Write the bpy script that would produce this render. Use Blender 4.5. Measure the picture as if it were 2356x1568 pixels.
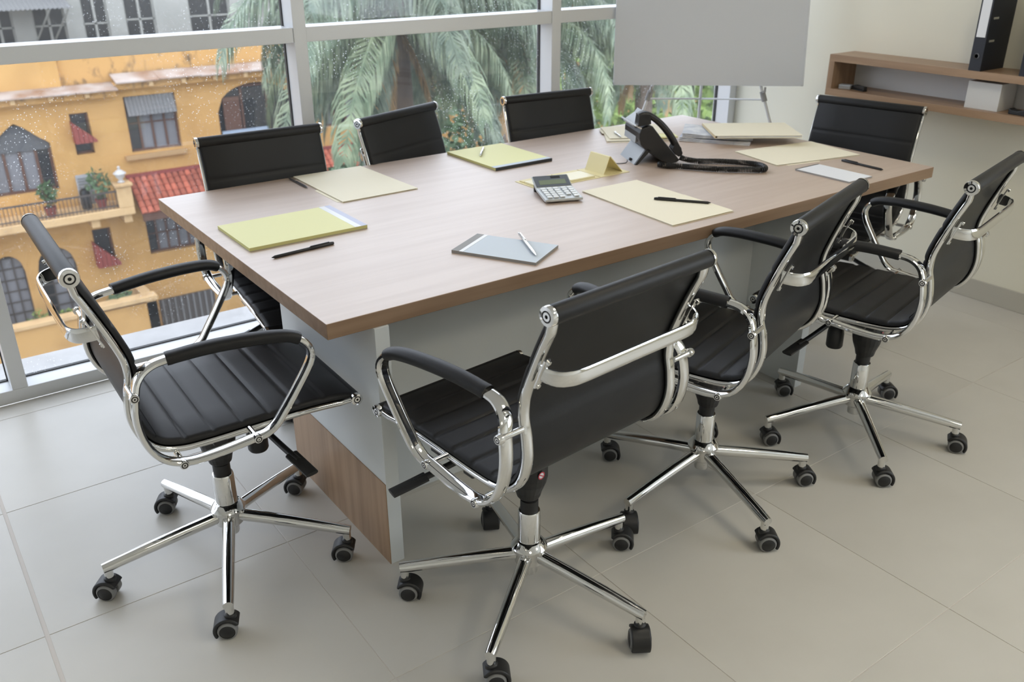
import bpy, math, random
from mathutils import Vector, Matrix

random.seed(7)
scn = bpy.context.scene
for o_ in list(bpy.data.objects):
    bpy.data.objects.remove(o_)
col = scn.collection
PI = math.pi

# ------------------------------------------------------------------ camera
CAM_POS = Vector((-0.7657, -1.8018, 1.5872))
YAW, PITCH, ROLL, FPX = 0.9451, -0.4324, -0.0037, 2048.5
_f = Vector((math.cos(PITCH) * math.cos(YAW), math.cos(PITCH) * math.sin(YAW), math.sin(PITCH)))
_r = Vector((math.sin(YAW), -math.cos(YAW), 0))
_u = _r.cross(_f)
_r2 = _r * math.cos(ROLL) + _u * math.sin(ROLL)
_u2 = _u * math.cos(ROLL) - _r * math.sin(ROLL)
cd = bpy.data.cameras.new('camera')
cd.sensor_width = 36.0
cd.lens = FPX / 2356 * 36
cd.clip_start = 0.05
cd.clip_end = 300
cd.dof.use_dof = True
cd.dof.focus_distance = 2.25
cd.dof.aperture_fstop = 5.0
cam = bpy.data.objects.new('camera', cd)
m_ = Matrix((( _r2.x, _u2.x, -_f.x, 0), (_r2.y, _u2.y, -_f.y, 0), (_r2.z, _u2.z, -_f.z, 0), (0, 0, 0, 1)))
cam.matrix_world = Matrix.Translation(CAM_POS) @ m_
col.objects.link(cam)
scn.camera = cam

# ------------------------------------------------------------------ sky, exposure
SKY = 6.0
world = bpy.data.worlds.new('overcast_sky')
scn.world = world
world.use_nodes = True
bg = world.node_tree.nodes['Background']
bg.inputs['Color'].default_value = (0.85, 0.915, 1.0, 1)
bg.inputs['Strength'].default_value = SKY
scn.view_settings.view_transform = 'Standard'
scn.view_settings.look = 'None'
scn.view_settings.exposure = 0.0
scn.view_settings.gamma = 1.0
scn.view_settings.use_curve_mapping = False
try:
    scn.cycles.max_bounces = 10
    scn.cycles.transparent_max_bounces = 16
    scn.cycles.caustics_reflective = False
    scn.cycles.caustics_refractive = False
    scn.cycles.sample_clamp_indirect = 8.0
except Exception:
    pass

# room extents (metres): the table's near corner stands over the origin
X0, X1 = -3.3, 3.29
Y0, Y1 = -4.4, 1.634
ZC = 2.85

# sky portal in the window wall (guides light sampling, gives off nothing itself)
pl = bpy.data.lights.new('window_portal', 'AREA')
pl.shape = 'RECTANGLE'
pl.size = X1 - X0
pl.size_y = ZC
pl.cycles.is_portal = True
po = bpy.data.objects.new('window_portal', pl)
po.location = ((X0 + X1) / 2, 1.80, ZC / 2)
po.rotation_euler = (-PI / 2, 0, 0)
col.objects.link(po)
# portal of the added second window, out of view in the right wall
W2 = (-4.2, -1.75, 0.75, 2.55)            # y0, y1, z0, z1
pl2 = bpy.data.lights.new('window_portal', 'AREA')
pl2.shape = 'RECTANGLE'
pl2.size = W2[1] - W2[0]
pl2.size_y = W2[3] - W2[2]
pl2.cycles.is_portal = True
po2 = bpy.data.objects.new('window_portal', pl2)
po2.location = (X1 + 0.16, (W2[0] + W2[1]) / 2, (W2[2] + W2[3]) / 2)
po2.rotation_euler = (PI / 2, 0, PI / 2)
col.objects.link(po2)

# ------------------------------------------------------------------ materials
MATS = {}
def _n(nt, t, **kw):
    n = nt.nodes.new(t)
    for k, v in kw.items():
        setattr(n, k, v)
    return n

def mat(name, c, rough=0.5, metal=0.0, spec=0.5, var=None, bump=None, coat=0.0, scale=(1, 1, 1), rnd=0.0, rvar=0.0, sheen=0.0):
    """principled material; var=(second colour, noise scale, detail, low, high) mixes procedurally;
    bump=(noise scale, strength)"""
    m = bpy.data.materials.new(name)
    m.use_nodes = True
    nt = m.node_tree
    b = nt.nodes['Principled BSDF']
    b.inputs['Base Color'].default_value = (*c, 1)
    b.inputs['Roughness'].default_value = rough
    b.inputs['Metallic'].default_value = metal
    b.inputs['Specular IOR Level'].default_value = spec
    b.inputs['Coat Weight'].default_value = coat
    b.inputs['Coat Roughness'].default_value = 0.54
    b.inputs['Coat IOR'].default_value = 2.35
    b.inputs['Sheen Weight'].default_value = sheen
    tc = None
    colout = None
    if var or bump:
        tc = _n(nt, 'ShaderNodeTexCoord')
        mp = _n(nt, 'ShaderNodeMapping')
        mp.inputs['Scale'].default_value = scale
        nt.links.new(tc.outputs['Object'], mp.inputs['Vector'])
    if var:
        c2, sc, det, lo, hi = var
        ns = _n(nt, 'ShaderNodeTexNoise')
        ns.inputs['Scale'].default_value = sc
        ns.inputs['Detail'].default_value = det
        nt.links.new(mp.outputs['Vector'], ns.inputs['Vector'])
        rp = _n(nt, 'ShaderNodeMapRange')
        rp.inputs['From Min'].default_value = lo
        rp.inputs['From Max'].default_value = hi
        nt.links.new(ns.outputs['Fac'], rp.inputs['Value'])
        mx = _n(nt, 'ShaderNodeMix', data_type='RGBA')
        mx.inputs[6].default_value = (*c, 1)
        mx.inputs[7].default_value = (*c2, 1)
        nt.links.new(rp.outputs['Result'], mx.inputs[0])
        colout = mx.outputs[2]
        if rvar:
            rr = _n(nt, 'ShaderNodeMapRange')
            rr.inputs['To Min'].default_value = rough - rvar
            rr.inputs['To Max'].default_value = rough + rvar
            nt.links.new(ns.outputs['Fac'], rr.inputs['Value'])
            nt.links.new(rr.outputs['Result'], b.inputs['Roughness'])
    if rnd:
        oi = _n(nt, 'ShaderNodeObjectInfo')
        hs = _n(nt, 'ShaderNodeHueSaturation')
        mr = _n(nt, 'ShaderNodeMapRange')
        mr.inputs['To Min'].default_value = 1 - rnd
        mr.inputs['To Max'].default_value = 1 + rnd
        nt.links.new(oi.outputs['Random'], mr.inputs['Value'])
        nt.links.new(mr.outputs['Result'], hs.inputs['Value'])
        if colout is not None:
            nt.links.new(colout, hs.inputs['Color'])
        else:
            hs.inputs['Color'].default_value = (*c, 1)
        colout = hs.outputs['Color']
    if colout is not None:
        nt.links.new(colout, b.inputs['Base Color'])
    if bump:
        nb = _n(nt, 'ShaderNodeTexNoise')
        nb.inputs['Scale'].default_value = bump[0]
        nb.inputs['Detail'].default_value = 3
        nt.links.new(mp.outputs['Vector'], nb.inputs['Vector'])
        bp = _n(nt, 'ShaderNodeBump')
        bp.inputs['Strength'].default_value = bump[1]
        bp.inputs['Distance'].default_value = 0.002
        nt.links.new(nb.outputs['Fac'], bp.inputs['Height'])
        nt.links.new(bp.outputs['Normal'], b.inputs['Normal'])
    MATS[name] = m
    return m

def glass_mat(name, tint, gloss, speck=False):
    m = bpy.data.materials.new(name)
    m.use_nodes = True
    nt = m.node_tree
    for n in list(nt.nodes):
        nt.nodes.remove(n)
    out = _n(nt, 'ShaderNodeOutputMaterial')
    tr = _n(nt, 'ShaderNodeBsdfTransparent')
    tr.inputs['Color'].default_value = (*tint, 1)
    gl = _n(nt, 'ShaderNodeBsdfGlossy')
    gl.inputs['Roughness'].default_value = 0.03
    lf = _n(nt, 'ShaderNodeLayerWeight')          # Schlick reflectance, the same from both faces of the pane
    lf.inputs['Blend'].default_value = 0.5
    pw = _n(nt, 'ShaderNodeMath', operation='POWER')
    pw.inputs[1].default_value = 5.0
    nt.links.new(lf.outputs['Facing'], pw.inputs[0])
    lw = _n(nt, 'ShaderNodeMath', operation='MULTIPLY_ADD')
    lw.inputs[1].default_value = 0.96
    lw.inputs[2].default_value = gloss
    nt.links.new(pw.outputs[0], lw.inputs[0])
    mx = _n(nt, 'ShaderNodeMixShader')
    nt.links.new(lw.outputs[0], mx.inputs[0])
    nt.links.new(tr.outputs[0], mx.inputs[1])
    nt.links.new(gl.outputs[0], mx.inputs[2])
    last = mx
    if speck:   # dried rain spots on the pane, plus an even veil imitating haze
        tc = _n(nt, 'ShaderNodeTexCoord')
        vo = _n(nt, 'ShaderNodeTexVoronoi')
        vo.inputs['Scale'].default_value = 80
        nt.links.new(tc.outputs['Object'], vo.inputs['Vector'])
        r1 = _n(nt, 'ShaderNodeMapRange')
        r1.inputs['From Min'].default_value = 0.20
        r1.inputs['From Max'].default_value = 0.05
        r1.inputs['To Min'].default_value = 0.0
        r1.inputs['To Max'].default_value = 0.8
        nt.links.new(vo.outputs['Distance'], r1.inputs['Value'])
        nz = _n(nt, 'ShaderNodeTexNoise')
        nz.inputs['Scale'].default_value = 2.2
        nz.inputs['Detail'].default_value = 4
        nt.links.new(tc.outputs['Object'], nz.inputs['Vector'])
        r2 = _n(nt, 'ShaderNodeMapRange')
        r2.inputs['From Min'].default_value = 0.42
        r2.inputs['From Max'].default_value = 0.70
        r2.inputs['To Min'].default_value = 0.0
        r2.inputs['To Max'].default_value = 1.0
        nt.links.new(nz.outputs['Fac'], r2.inputs['Value'])
        mu = _n(nt, 'ShaderNodeMath', operation='MULTIPLY')
        nt.links.new(r1.outputs['Result'], mu.inputs[0])
        nt.links.new(r2.outputs['Result'], mu.inputs[1])
        ad = _n(nt, 'ShaderNodeMath', operation='ADD')
        ad.inputs[1].default_value = 0.012
        nt.links.new(mu.outputs[0], ad.inputs[0])
        df = _n(nt, 'ShaderNodeBsdfTranslucent')
        df.inputs['Color'].default_value = (0.75, 0.78, 0.8, 1)
        m2 = _n(nt, 'ShaderNodeMixShader')
        nt.links.new(ad.outputs[0], m2.inputs[0])
        nt.links.new(mx.outputs[0], m2.inputs[1])
        nt.links.new(df.outputs[0], m2.inputs[2])
        last = m2
    nt.links.new(last.outputs[0], out.inputs['Surface'])
    MATS[name] = m
    return m

WOOD, WOOD2 = (0.40, 0.265, 0.165), (0.30, 0.19, 0.115)
mat('wood_top', (0.52, 0.385, 0.295), 0.50, spec=1.0, coat=1.0, var=((0.455, 0.32, 0.23), 2.2, 6, 0.35, 0.68), scale=(1.0, 16, 16))
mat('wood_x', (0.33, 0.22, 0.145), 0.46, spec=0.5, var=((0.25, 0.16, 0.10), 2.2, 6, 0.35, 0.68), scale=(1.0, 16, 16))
mat('wood_y', WOOD, 0.38, spec=0.4, var=(WOOD2, 2.2, 6, 0.35, 0.68), scale=(16, 1.0, 16))
mat('wood_z', WOOD, 0.38, spec=0.4, var=(WOOD2, 2.2, 6, 0.35, 0.68), scale=(16, 16, 1.0))
mat('white_panel', (0.66, 0.69, 0.70), 0.4)
mat('chrome', (0.70, 0.70, 0.69), 0.05, 1.0)
mat('steel', (0.72, 0.72, 0.70), 0.22, 1.0)
mat('leather', (0.0085, 0.0085, 0.0095), 0.44, spec=0.34, bump=(900, 0.2))
mat('black_plastic', (0.010, 0.010, 0.011), 0.45)
mat('tyre_grey', (0.20, 0.20, 0.20), 0.6)
mat('tile', (0.60, 0.58, 0.535), 0.34, spec=0.4, var=((0.55, 0.53, 0.485), 2.5, 5, 0.35, 0.7), rnd=0.02, rvar=0.05)
mat('grout', (0.61, 0.56, 0.51), 0.7)
mat('wall_paint', (0.80, 0.775, 0.655), 0.75, bump=(60, 0.08))
mat('wall_white', (0.78, 0.77, 0.72), 0.75)
mat('ceiling_white', (0.82, 0.82, 0.80), 0.8)
mat('baseboard_tile', (0.50, 0.48, 0.42), 0.35)
mat('alu', (0.70, 0.715, 0.73), 0.38, 0.1)
mat('gasket', (0.02, 0.02, 0.02), 0.6)
mat('concrete', (0.56, 0.55, 0.54), 0.85, var=((0.44, 0.43, 0.42), 6, 6, 0.4, 0.75))
glass_mat('window_glass', (0.74, 0.745, 0.76), 0.03, True)
glass_mat('clear_glass', (0.96, 0.97, 0.97), 0.03)
mat('yellow_paper', (0.86, 0.85, 0.47), 0.7)
mat('yellow_paper_edge', (0.62, 0.60, 0.26), 0.8)
mat('white_paper', (0.80, 0.82, 0.86), 0.7)
mat('blue_paper', (0.63, 0.70, 0.78), 0.65)
mat('grey_board', (0.33, 0.33, 0.33), 0.7)
mat('manila', (0.90, 0.84, 0.67), 0.7)
mat('manila_edge', (0.62, 0.50, 0.30), 0.7)
mat('binding_lilac', (0.55, 0.58, 0.74), 0.45)
mat('binding_white', (0.85, 0.87, 0.90), 0.4)
mat('binding_black', (0.02, 0.022, 0.025), 0.45)
mat('pen_black', (0.012, 0.012, 0.014), 0.35)
mat('pen_grey', (0.16, 0.16, 0.17), 0.3, 0.6)
mat('gold_card', (0.80, 0.71, 0.40), 0.5)
mat('gold_card_light', (0.86, 0.80, 0.55), 0.32)
mat('calc_silver', (0.52, 0.55, 0.56), 0.35, 0.2)
mat('calc_panel', (0.13, 0.15, 0.18), 0.35)
mat('calc_lcd', (0.23, 0.28, 0.20), 0.25)
mat('calc_key', (0.82, 0.85, 0.87), 0.4)
mat('phone_black', (0.013, 0.013, 0.014), 0.38)
mat('phone_grey', (0.42, 0.45, 0.48), 0.4)
mat('board_white', (0.68, 0.71, 0.77), 0.55)
mat('binder_navy', (0.010, 0.012, 0.020), 0.5)
mat('shelf_back', (0.74, 0.74, 0.74), 0.7)
mat('red_print', (0.55, 0.05, 0.08), 0.5)
mat('newsprint', (0.60, 0.63, 0.70), 0.8, var=((0.80, 0.82, 0.86), 22, 2, 0.4, 0.6))
mat('carton_grey', (0.66, 0.66, 0.65), 0.7)
m_l = mat('fill_diffuser', (0.9, 0.9, 0.9), 0.5)
# outside
mat('stucco_yellow', (0.562, 0.326, 0.111), 0.9, var=((0.461, 0.257, 0.083), 0.9, 6, 0.45, 0.75))
mat('stucco_stained', (0.553, 0.316, 0.111), 0.9, var=((0.144, 0.095, 0.052), 5.0, 8, 0.55, 0.72), scale=(1, 1, .6))
mat('stucco_trim', (0.614, 0.415, 0.207), 0.85, var=((0.450, 0.286, 0.139), 3, 5, 0.45, 0.75))
mat('stucco_ochre', (0.409, 0.257, 0.121), 0.9)
mat('rusty_sheet', (0.391, 0.330, 0.290), 0.6, var=((0.242, 0.133, 0.077), 1.6, 6, 0.40, 0.66))
mat('grey_sheet', (0.202, 0.202, 0.202), 0.55)
mat('roof_clay', (0.372, 0.098, 0.055), 0.75, rnd=0.30)
mat('red_awning', (0.240, 0.050, 0.040), 0.75)
mat('dark_pane', (0.010, 0.012, 0.014), 0.35)
mat('dark_room', (0.012, 0.012, 0.013), 0.9)
mat('brown_frame', (0.109, 0.050, 0.031), 0.6)
mat('curtain_grey', (0.196, 0.196, 0.209), 0.9)
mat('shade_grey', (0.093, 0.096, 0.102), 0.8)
mat('white_door', (0.372, 0.372, 0.380), 0.6)
mat('iron', (0.070, 0.057, 0.050), 0.6)
mat('house_grey', (0.333, 0.336, 0.310), 0.85, var=((0.279, 0.283, 0.259), 1.2, 4, 0.4, 0.7))
mat('banner_blue', (0.32, 0.40, 0.50), 0.8)
mat('urn_white', (0.496, 0.480, 0.457), 0.7)
mat('street_asphalt', (0.186, 0.186, 0.178), 0.9)
mat('leaf_palm', (0.076, 0.117, 0.075), 0.5, var=((0.199, 0.242, 0.160), 5.0, 3, 0.35, 0.65), rnd=0.25)
mat('leaf_palm_light', (0.113, 0.161, 0.090), 0.5, var=((0.255, 0.303, 0.178), 5.0, 3, 0.35, 0.65), rnd=0.25)
mat('leaf_dry', (0.378, 0.237, 0.098), 0.7, rnd=0.2)
mat('leaf_green', (0.090, 0.155, 0.068), 0.6, rnd=0.2)
mat('leaf_lime', (0.199, 0.283, 0.064), 0.6, rnd=0.2)
mat('bark', (0.155, 0.116, 0.085), 0.9)

# ------------------------------------------------------------------ mesh helpers
def catmull(pts, step, closed=False):
    pts = [Vector(p) for p in pts]
    n = len(pts)
    out = []
    rng = range(n if closed else n - 1)
    for i in rng:
        if closed:
            a, b, c, d = pts[(i - 1) % n], pts[i], pts[(i + 1) % n], pts[(i + 2) % n]
        else:
            a, b, c, d = pts[max(i - 1, 0)], pts[i], pts[i + 1], pts[min(i + 2, n - 1)]
        k = max(1, int(round((c - b).length / step)))
        for j in range(k):
            t = j / k
            out.append(0.5 * ((2 * b) + (c - a) * t + (2 * a - 5 * b + 4 * c - d) * t * t + (3 * b - a - 3 * c + d) * t ** 3))
    if not closed:
        out.append(pts[-1])
    return out

class MB:
    def __init__(s):
        s.v = []; s.f = []; s.mi = []
    def add(s, vs, fs, mi=0):
        o = len(s.v)
        s.v += [tuple(p) for p in vs]
        s.f += [tuple(i + o for i in f) for f in fs]
        s.mi += [mi] * len(fs)
        return s
    def box(s, a, b, mi=0, M=None):
        x0, y0, z0 = a; x1, y1, z1 = b
        vs = [Vector(p) for p in ((x0,y0,z0),(x1,y0,z0),(x1,y1,z0),(x0,y1,z0),(x0,y0,z1),(x1,y0,z1),(x1,y1,z1),(x0,y1,z1))]
        if M is not None:
            vs = [M @ p for p in vs]
        return s.add(vs, [(3,2,1,0),(4,5,6,7),(0,1,5,4),(1,2,6,5),(2,3,7,6),(3,0,4,7)], mi)
    def prism(s, poly, d0, d1, axis='z', mi=0, M=None):
        """poly in the two other axes (x,y) for z, (x,z) for y, (y,z) for x"""
        n = len(poly)
        def P(p, d):
            return Vector({'z': (p[0], p[1], d), 'y': (p[0], d, p[1]), 'x': (d, p[0], p[1])}[axis])
        vs = [P(p, d0) for p in poly] + [P(p, d1) for p in poly]
        if M is not None:
            vs = [M @ p for p in vs]
        fs = [tuple(range(n))[::-1], tuple(range(n, 2 * n))]
        fs += [(i, (i + 1) % n, n + (i + 1) % n, n + i) for i in range(n)]
        return s.add(vs, fs, mi)
    def lathe(s, prof, n=20, M=None, mi=0, mis=None):
        """profile of (r, z) about z"""
        vs = []; fs = []
        for r, z in prof:
            for k in range(n):
                a = 2 * PI * k / n
                vs.append(Vector((max(r, 1e-5) * math.cos(a), max(r, 1e-5) * math.sin(a), z)))
        if M is not None:
            vs = [M @ p for p in vs]
        o = len(s.v)
        s.v += [tuple(p) for p in vs]
        for i in range(len(prof) - 1):
            for k in range(n):
                s.f.append((o + i*n + k, o + i*n + (k+1) % n, o + (i+1)*n + (k+1) % n, o + (i+1)*n + k))
                s.mi.append(mis[i] if mis else mi)
        s.f.append(tuple(o + k for k in range(n))[::-1]); s.mi.append(mis[0] if mis else mi)
        s.f.append(tuple(o + (len(prof)-1)*n + k for k in range(n))); s.mi.append(mis[-1] if mis else mi)
        return s
    def cyl(s, a, b, r, r2=None, n=16, mi=0):
        a = Vector(a); b = Vector(b)
        d = b - a
        q = d.to_track_quat('Z', 'Y').to_matrix().to_4x4()
        return s.lathe([(r, 0), (r if r2 is None else r2, d.length)], n, Matrix.Translation(a) @ q, mi)
    def sweep(s, path, sec, side, closed=False, mi=0, scales=None, caps=True):
        """sec: (along side, along normal) points; side: fixed reference axis"""
        path = [Vector(p) for p in path]
        n = len(path); k = len(sec)
        vs = []
        for i, p in enumerate(path):
            if closed:
                t = path[(i + 1) % n] - path[i - 1]
            else:
                t = path[min(i + 1, n - 1)] - path[max(i - 1, 0)]
            t.normalize()
            sd = Vector(side); sd = (sd - t * sd.dot(t)).normalized()
            nn = sd.cross(t)
            sc = scales[i] if scales else 1.0
            for a, b in sec:
                vs.append(p + sd * a * sc + nn * b * sc)
        fs = []
        for i in range(n if closed else n - 1):
            j = (i + 1) % n
            for m in range(k):
                fs.append((i*k + m, i*k + (m+1) % k, j*k + (m+1) % k, j*k + m))
        if not closed and caps:
            fs.append(tuple(range(k))[::-1]); fs.append(tuple((n-1)*k + m for m in range(k)))
        return s.add(vs, fs, mi)
    def tube(s, path, r, n=8, closed=False, mi=0, scales=None):
        """round tube, parallel-transported frame"""
        path = [Vector(p) for p in path]
        N = len(path); vs = []
        ref = None
        for i, p in enumerate(path):
            t = (path[(i+1) % N] - path[i-1]) if closed else (path[min(i+1, N-1)] - path[max(i-1, 0)])
            t.normalize()
            if ref is None:
                ref = t.orthogonal().normalized()
            ref = (ref - t * ref.dot(t)).normalized()
            b = t.cross(ref)
            rr = r * (scales[i] if scales else 1)
            for k in range(n):
                a = 2 * PI * k / n
                vs.append(p + ref * rr * math.cos(a) + b * rr * math.sin(a))
        fs = []
        for i in range(N if closed else N - 1):
            j = (i + 1) % N
            for m in range(n):
                fs.append((i*n + m, i*n + (m+1) % n, j*n + (m+1) % n, j*n + m))
        if not closed:
            fs.append(tuple(range(n))[::-1]); fs.append(tuple((N-1)*n + m for m in range(n)))
        return s.add(vs, fs, mi)
    def build(s, name, mats, parent=None, smooth=None, bevel=None, seg=2, loc=None):
        me = bpy.data.meshes.new(name)
        me.from_pydata(s.v, [], s.f)
        if isinstance(mats, str):
            mats = [mats]
        for mm in mats:
            me.materials.append(MATS[mm])
        if len(mats) > 1:
            me.polygons.foreach_set('material_index', s.mi)
        if smooth is not None:
            me.polygons.foreach_set('use_smooth', [True] * len(me.polygons))
            me.set_sharp_from_angle(angle=math.radians(smooth))
        me.update()
        o = bpy.data.objects.new(name, me)
        col.objects.link(o)
        if parent is not None:
            o.parent = parent
        if loc is not None:
            o.location = loc
        if bevel:
            b = o.modifiers.new('bevel', 'BEVEL')
            b.width = bevel; b.segments = seg; b.limit_method = 'ANGLE'; b.angle_limit = math.radians(40)
        return o

def oval(a, b, n=12, p=2.6):
    out = []
    for k in range(n):
        t = 2 * PI * (k + 0.5) / n
        c, s_ = math.cos(t), math.sin(t)
        out.append((a * math.copysign(abs(c) ** (2 / p), c), b * math.copysign(abs(s_) ** (2 / p), s_)))
    return out

def empty(name, loc=(0, 0, 0), rz=0.0):
    o = bpy.data.objects.new(name, None)
    o.empty_display_size = 0.1
    o.location = loc
    o.rotation_euler = (0, 0, rz)
    col.objects.link(o)
    return o

def tag(o, label=None, cat=None, group=None, kind=None):
    if label: o['label'] = label
    if cat: o['category'] = cat
    if group: o['group'] = group
    if kind: o['kind'] = kind
    return o

def dup(o, parent=None):
    c = o.copy()
    col.objects.link(c)
    c.parent = parent
    for ch in list(o.children):
        dup(ch, c)
    return c

def link_copy(o, parent):
    c = o.copy()
    col.objects.link(c)
    c.parent = parent
    return c

# ================================================================== THE ROOM
TS = 0.632                       # tile pitch
fb = MB().box((X0, Y0, -0.06), (X1, Y1, -0.0012))
floor = fb.build('floor', 'grout')
tag(floor, 'pale beige porcelain tile floor', 'floor', kind='structure')
tx = [-0.706 + TS * k for k in range(-5, 8)]
ty = [0.256 + TS * k for k in range(-9, 4)]
xs = [X0] + [x for x in tx if X0 + 0.02 < x < X1 - 0.02] + [X1]
ys = [Y0] + [y for y in ty if Y0 + 0.02 < y < Y1 - 0.02] + [Y1]
tile_cache = {}
G = 0.0011
for i in range(len(xs) - 1):
    for j in range(len(ys) - 1):
        a, b = xs[i], xs[i + 1]
        # the joint at x=-0.706 is a wide one
        ga = 0.005 if abs(a + 0.706) < 1e-3 else G
        gb = 0.005 if abs(b + 0.706) < 1e-3 else G
        w, d = round(b - a - ga - gb, 4), round(ys[j+1] - ys[j] - 2 * G, 4)
        if (w, d) not in tile_cache:
            t = MB().box((0, 0, -0.008), (w, d, 0)).build('tile', 'tile', floor, bevel=0.0005, seg=1)
            tile_cache[(w, d)] = t
        else:
            t = link_copy(tile_cache[(w, d)], floor)
        t.location = (a + ga, ys[j] + G, 0)

w = MB().box((X1, W2[1], 0), (X1 + 0.12, Y1 + 0.118, ZC)).box((X1, Y0, 0), (X1 + 0.12, W2[0], ZC)).box((X1, W2[0], 0), (X1 + 0.12, W2[1], W2[2])).box((X1, W2[0], W2[3]), (X1 + 0.12, W2[1], ZC)).build('wall_right', 'wall_paint')
tag(w, 'cream painted wall behind the wooden wall shelf', 'wall', kind='structure')
w = MB().box((X0, Y0 - 0.12, 0), (X1, Y0, ZC)).build('wall_back', 'wall_white')
tag(w, 'plain off white wall behind the viewer', 'wall', kind='structure')
w = MB().box((X0 - 0.12, Y0, 0), (X0, Y1 + 0.118, ZC)).build('wall_left', 'wall_white')
tag(w, 'plain off white wall left of the viewer', 'wall', kind='structure')
w = MB().box((X0, Y0, ZC), (X1, 2.0, ZC + 0.12)).build('ceiling', 'ceiling_white')
tag(w, 'flat white ceiling over the room', 'ceiling', kind='structure')
w = MB().box((X1 - 0.010, Y0, 0), (X1, Y1, 0.092)).build('baseboard_right', 'baseboard_tile', bevel=0.002)
tag(w, 'grey beige tile baseboard along the cream wall', 'baseboard', kind='structure')

# ---- window wall: aluminium frame, panes
win = empty('window_1', (0, Y1, 0))
tag(win, 'wide aluminium framed window wall looking onto the yellow house', 'window', kind='structure')
YB = 0.118                                    # frame depth
def wpart(a, b, name, m, bev=0.002):
    return MB().box(a, b).build(name, m, win, bevel=bev)
wpart((X0, 0, 0), (X1, YB, 0.052), 'sill_frame', 'alu')
wpart((X0, 0, ZC - 0.07), (X1, YB, ZC), 'head_frame', 'alu')
MX = [-0.5295 - 1.2535 * 2, -0.5295 - 1.2535, -0.5295, 0.7055, 1.981, 3.262]
for x in MX:
    wpart((x - 0.0265, 0, 0.052), (x + 0.0265, YB, ZC - 0.07), 'mullion', 'alu')
edges = [X0] + MX
for i in range(len(MX)):
    a = MX[i] + 0.0265
    b = (MX[i + 1] - 0.0265) if i + 1 < len(MX) else X1
    if b - a < 0.1:
        continue
    wpart((a, 0.004, 1.190), (b, YB, 1.246), 'transom', 'alu')
    for z0, z1 in ((0.052, 1.190), (1.246, ZC - 0.07)):
        g = MB().box((a, YB - 0.020, z0), (b, YB - 0.014, z1))
        p = g.build('pane', 'window_glass', win)
        k = MB()
        t = 0.004
        for q0, q1 in (((a, z0), (a + t, z1)), ((b - t, z0), (b, z1)), ((a, z1 - t), (b, z1))) + ((((a, z0), (b, z0 + t)),) if z0 < 1 else ()):
            k.box((q0[0], YB - 0.026, q0[1]), (q1[0], YB - 0.008, q1[1]))
        k.build('gasket', 'gasket', p)
a = X0; b = MX[0] - 0.0265
if b - a > 0.1:
    wpart((a, 0.004, 1.190), (b, YB, 1.246), 'transom', 'alu')
    for z0, z1 in ((0.052, 1.190), (1.246, ZC - 0.07)):
        MB().box((a, YB - 0.020, z0), (b, YB - 0.014, z1)).build('pane', 'window_glass', win)
win2 = empty('added_window_2', (X1, 0, 0))  # out of view, added to brighten the room from the right
tag(win2, 'added unseen aluminium window in the cream wall, brightening the room', 'window', kind='structure')
k = MB()
for a, b in (((W2[0], W2[2]), (W2[1], W2[2] + .05)), ((W2[0], W2[3] - .05), (W2[1], W2[3])), ((W2[0], W2[2]), (W2[0] + .05, W2[3])), ((W2[1] - .05, W2[2]), (W2[1], W2[3])), (((W2[0] + W2[1]) / 2 - .025, W2[2]), ((W2[0] + W2[1]) / 2 + .025, W2[3]))):
    k.box((.02, a[0], a[1]), (.09, b[0], b[1]))
k.build('window_frame', 'alu', win2)
for a, b in ((W2[0] + .05, (W2[0] + W2[1]) / 2 - .025), ((W2[0] + W2[1]) / 2 + .025, W2[1] - .05)):
    MB().box((.05, a, W2[2] + .05), (.056, b, W2[3] - .05)).build('pane', 'clear_glass', win2)
led = MB().box((X0 - 0.2, Y1 + 0.128, -0.30), (X1 + 0.2, Y1 + 0.295, 0.046)).build('trim_1', 'concrete', bevel=0.006)
tag(led, 'weathered pale concrete ledge outside below the window', 'ledge', kind='structure')

# ---- fill light panels, added under the unseen ceiling to brighten the room
FILL_LIGHT = 13.0
def fill_panel(x, y, label):
    e = empty('fill_light_panel', (x, y, ZC))
    tag(e, label, 'fill light', 'added fill panels')
    k = MB()
    for a, b in (((-.31, -.31), (.31, -.28)), ((-.31, .28), (.31, .31)), ((-.31, -.28), (-.28, .28)), ((.28, -.28), (.31, .28))):
        k.box((a[0], a[1], -0.03), (b[0], b[1], 0.0))
    k.build('frame', 'alu', e)
    MB().box((-.28, -.28, -0.012), (.28, .28, -0.004)).build('diffuser', 'fill_diffuser', e)
nt = m_l.node_tree
pb = nt.nodes['Principled BSDF']
pb.inputs['Emission Color'].default_value = (1.0, 0.89, 0.68, 1)
pb.inputs['Emission Strength'].default_value = FILL_LIGHT
for k_, (x, y, wh) in enumerate(((1.6, -0.9, 'over the chairs facing the window'), (-0.8, -2.6, 'over the near room corner'), (1.6, -2.6, 'over the open floor'))):
    fill_panel(x, y, 'square added fill light panel ' + wh)

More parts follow.
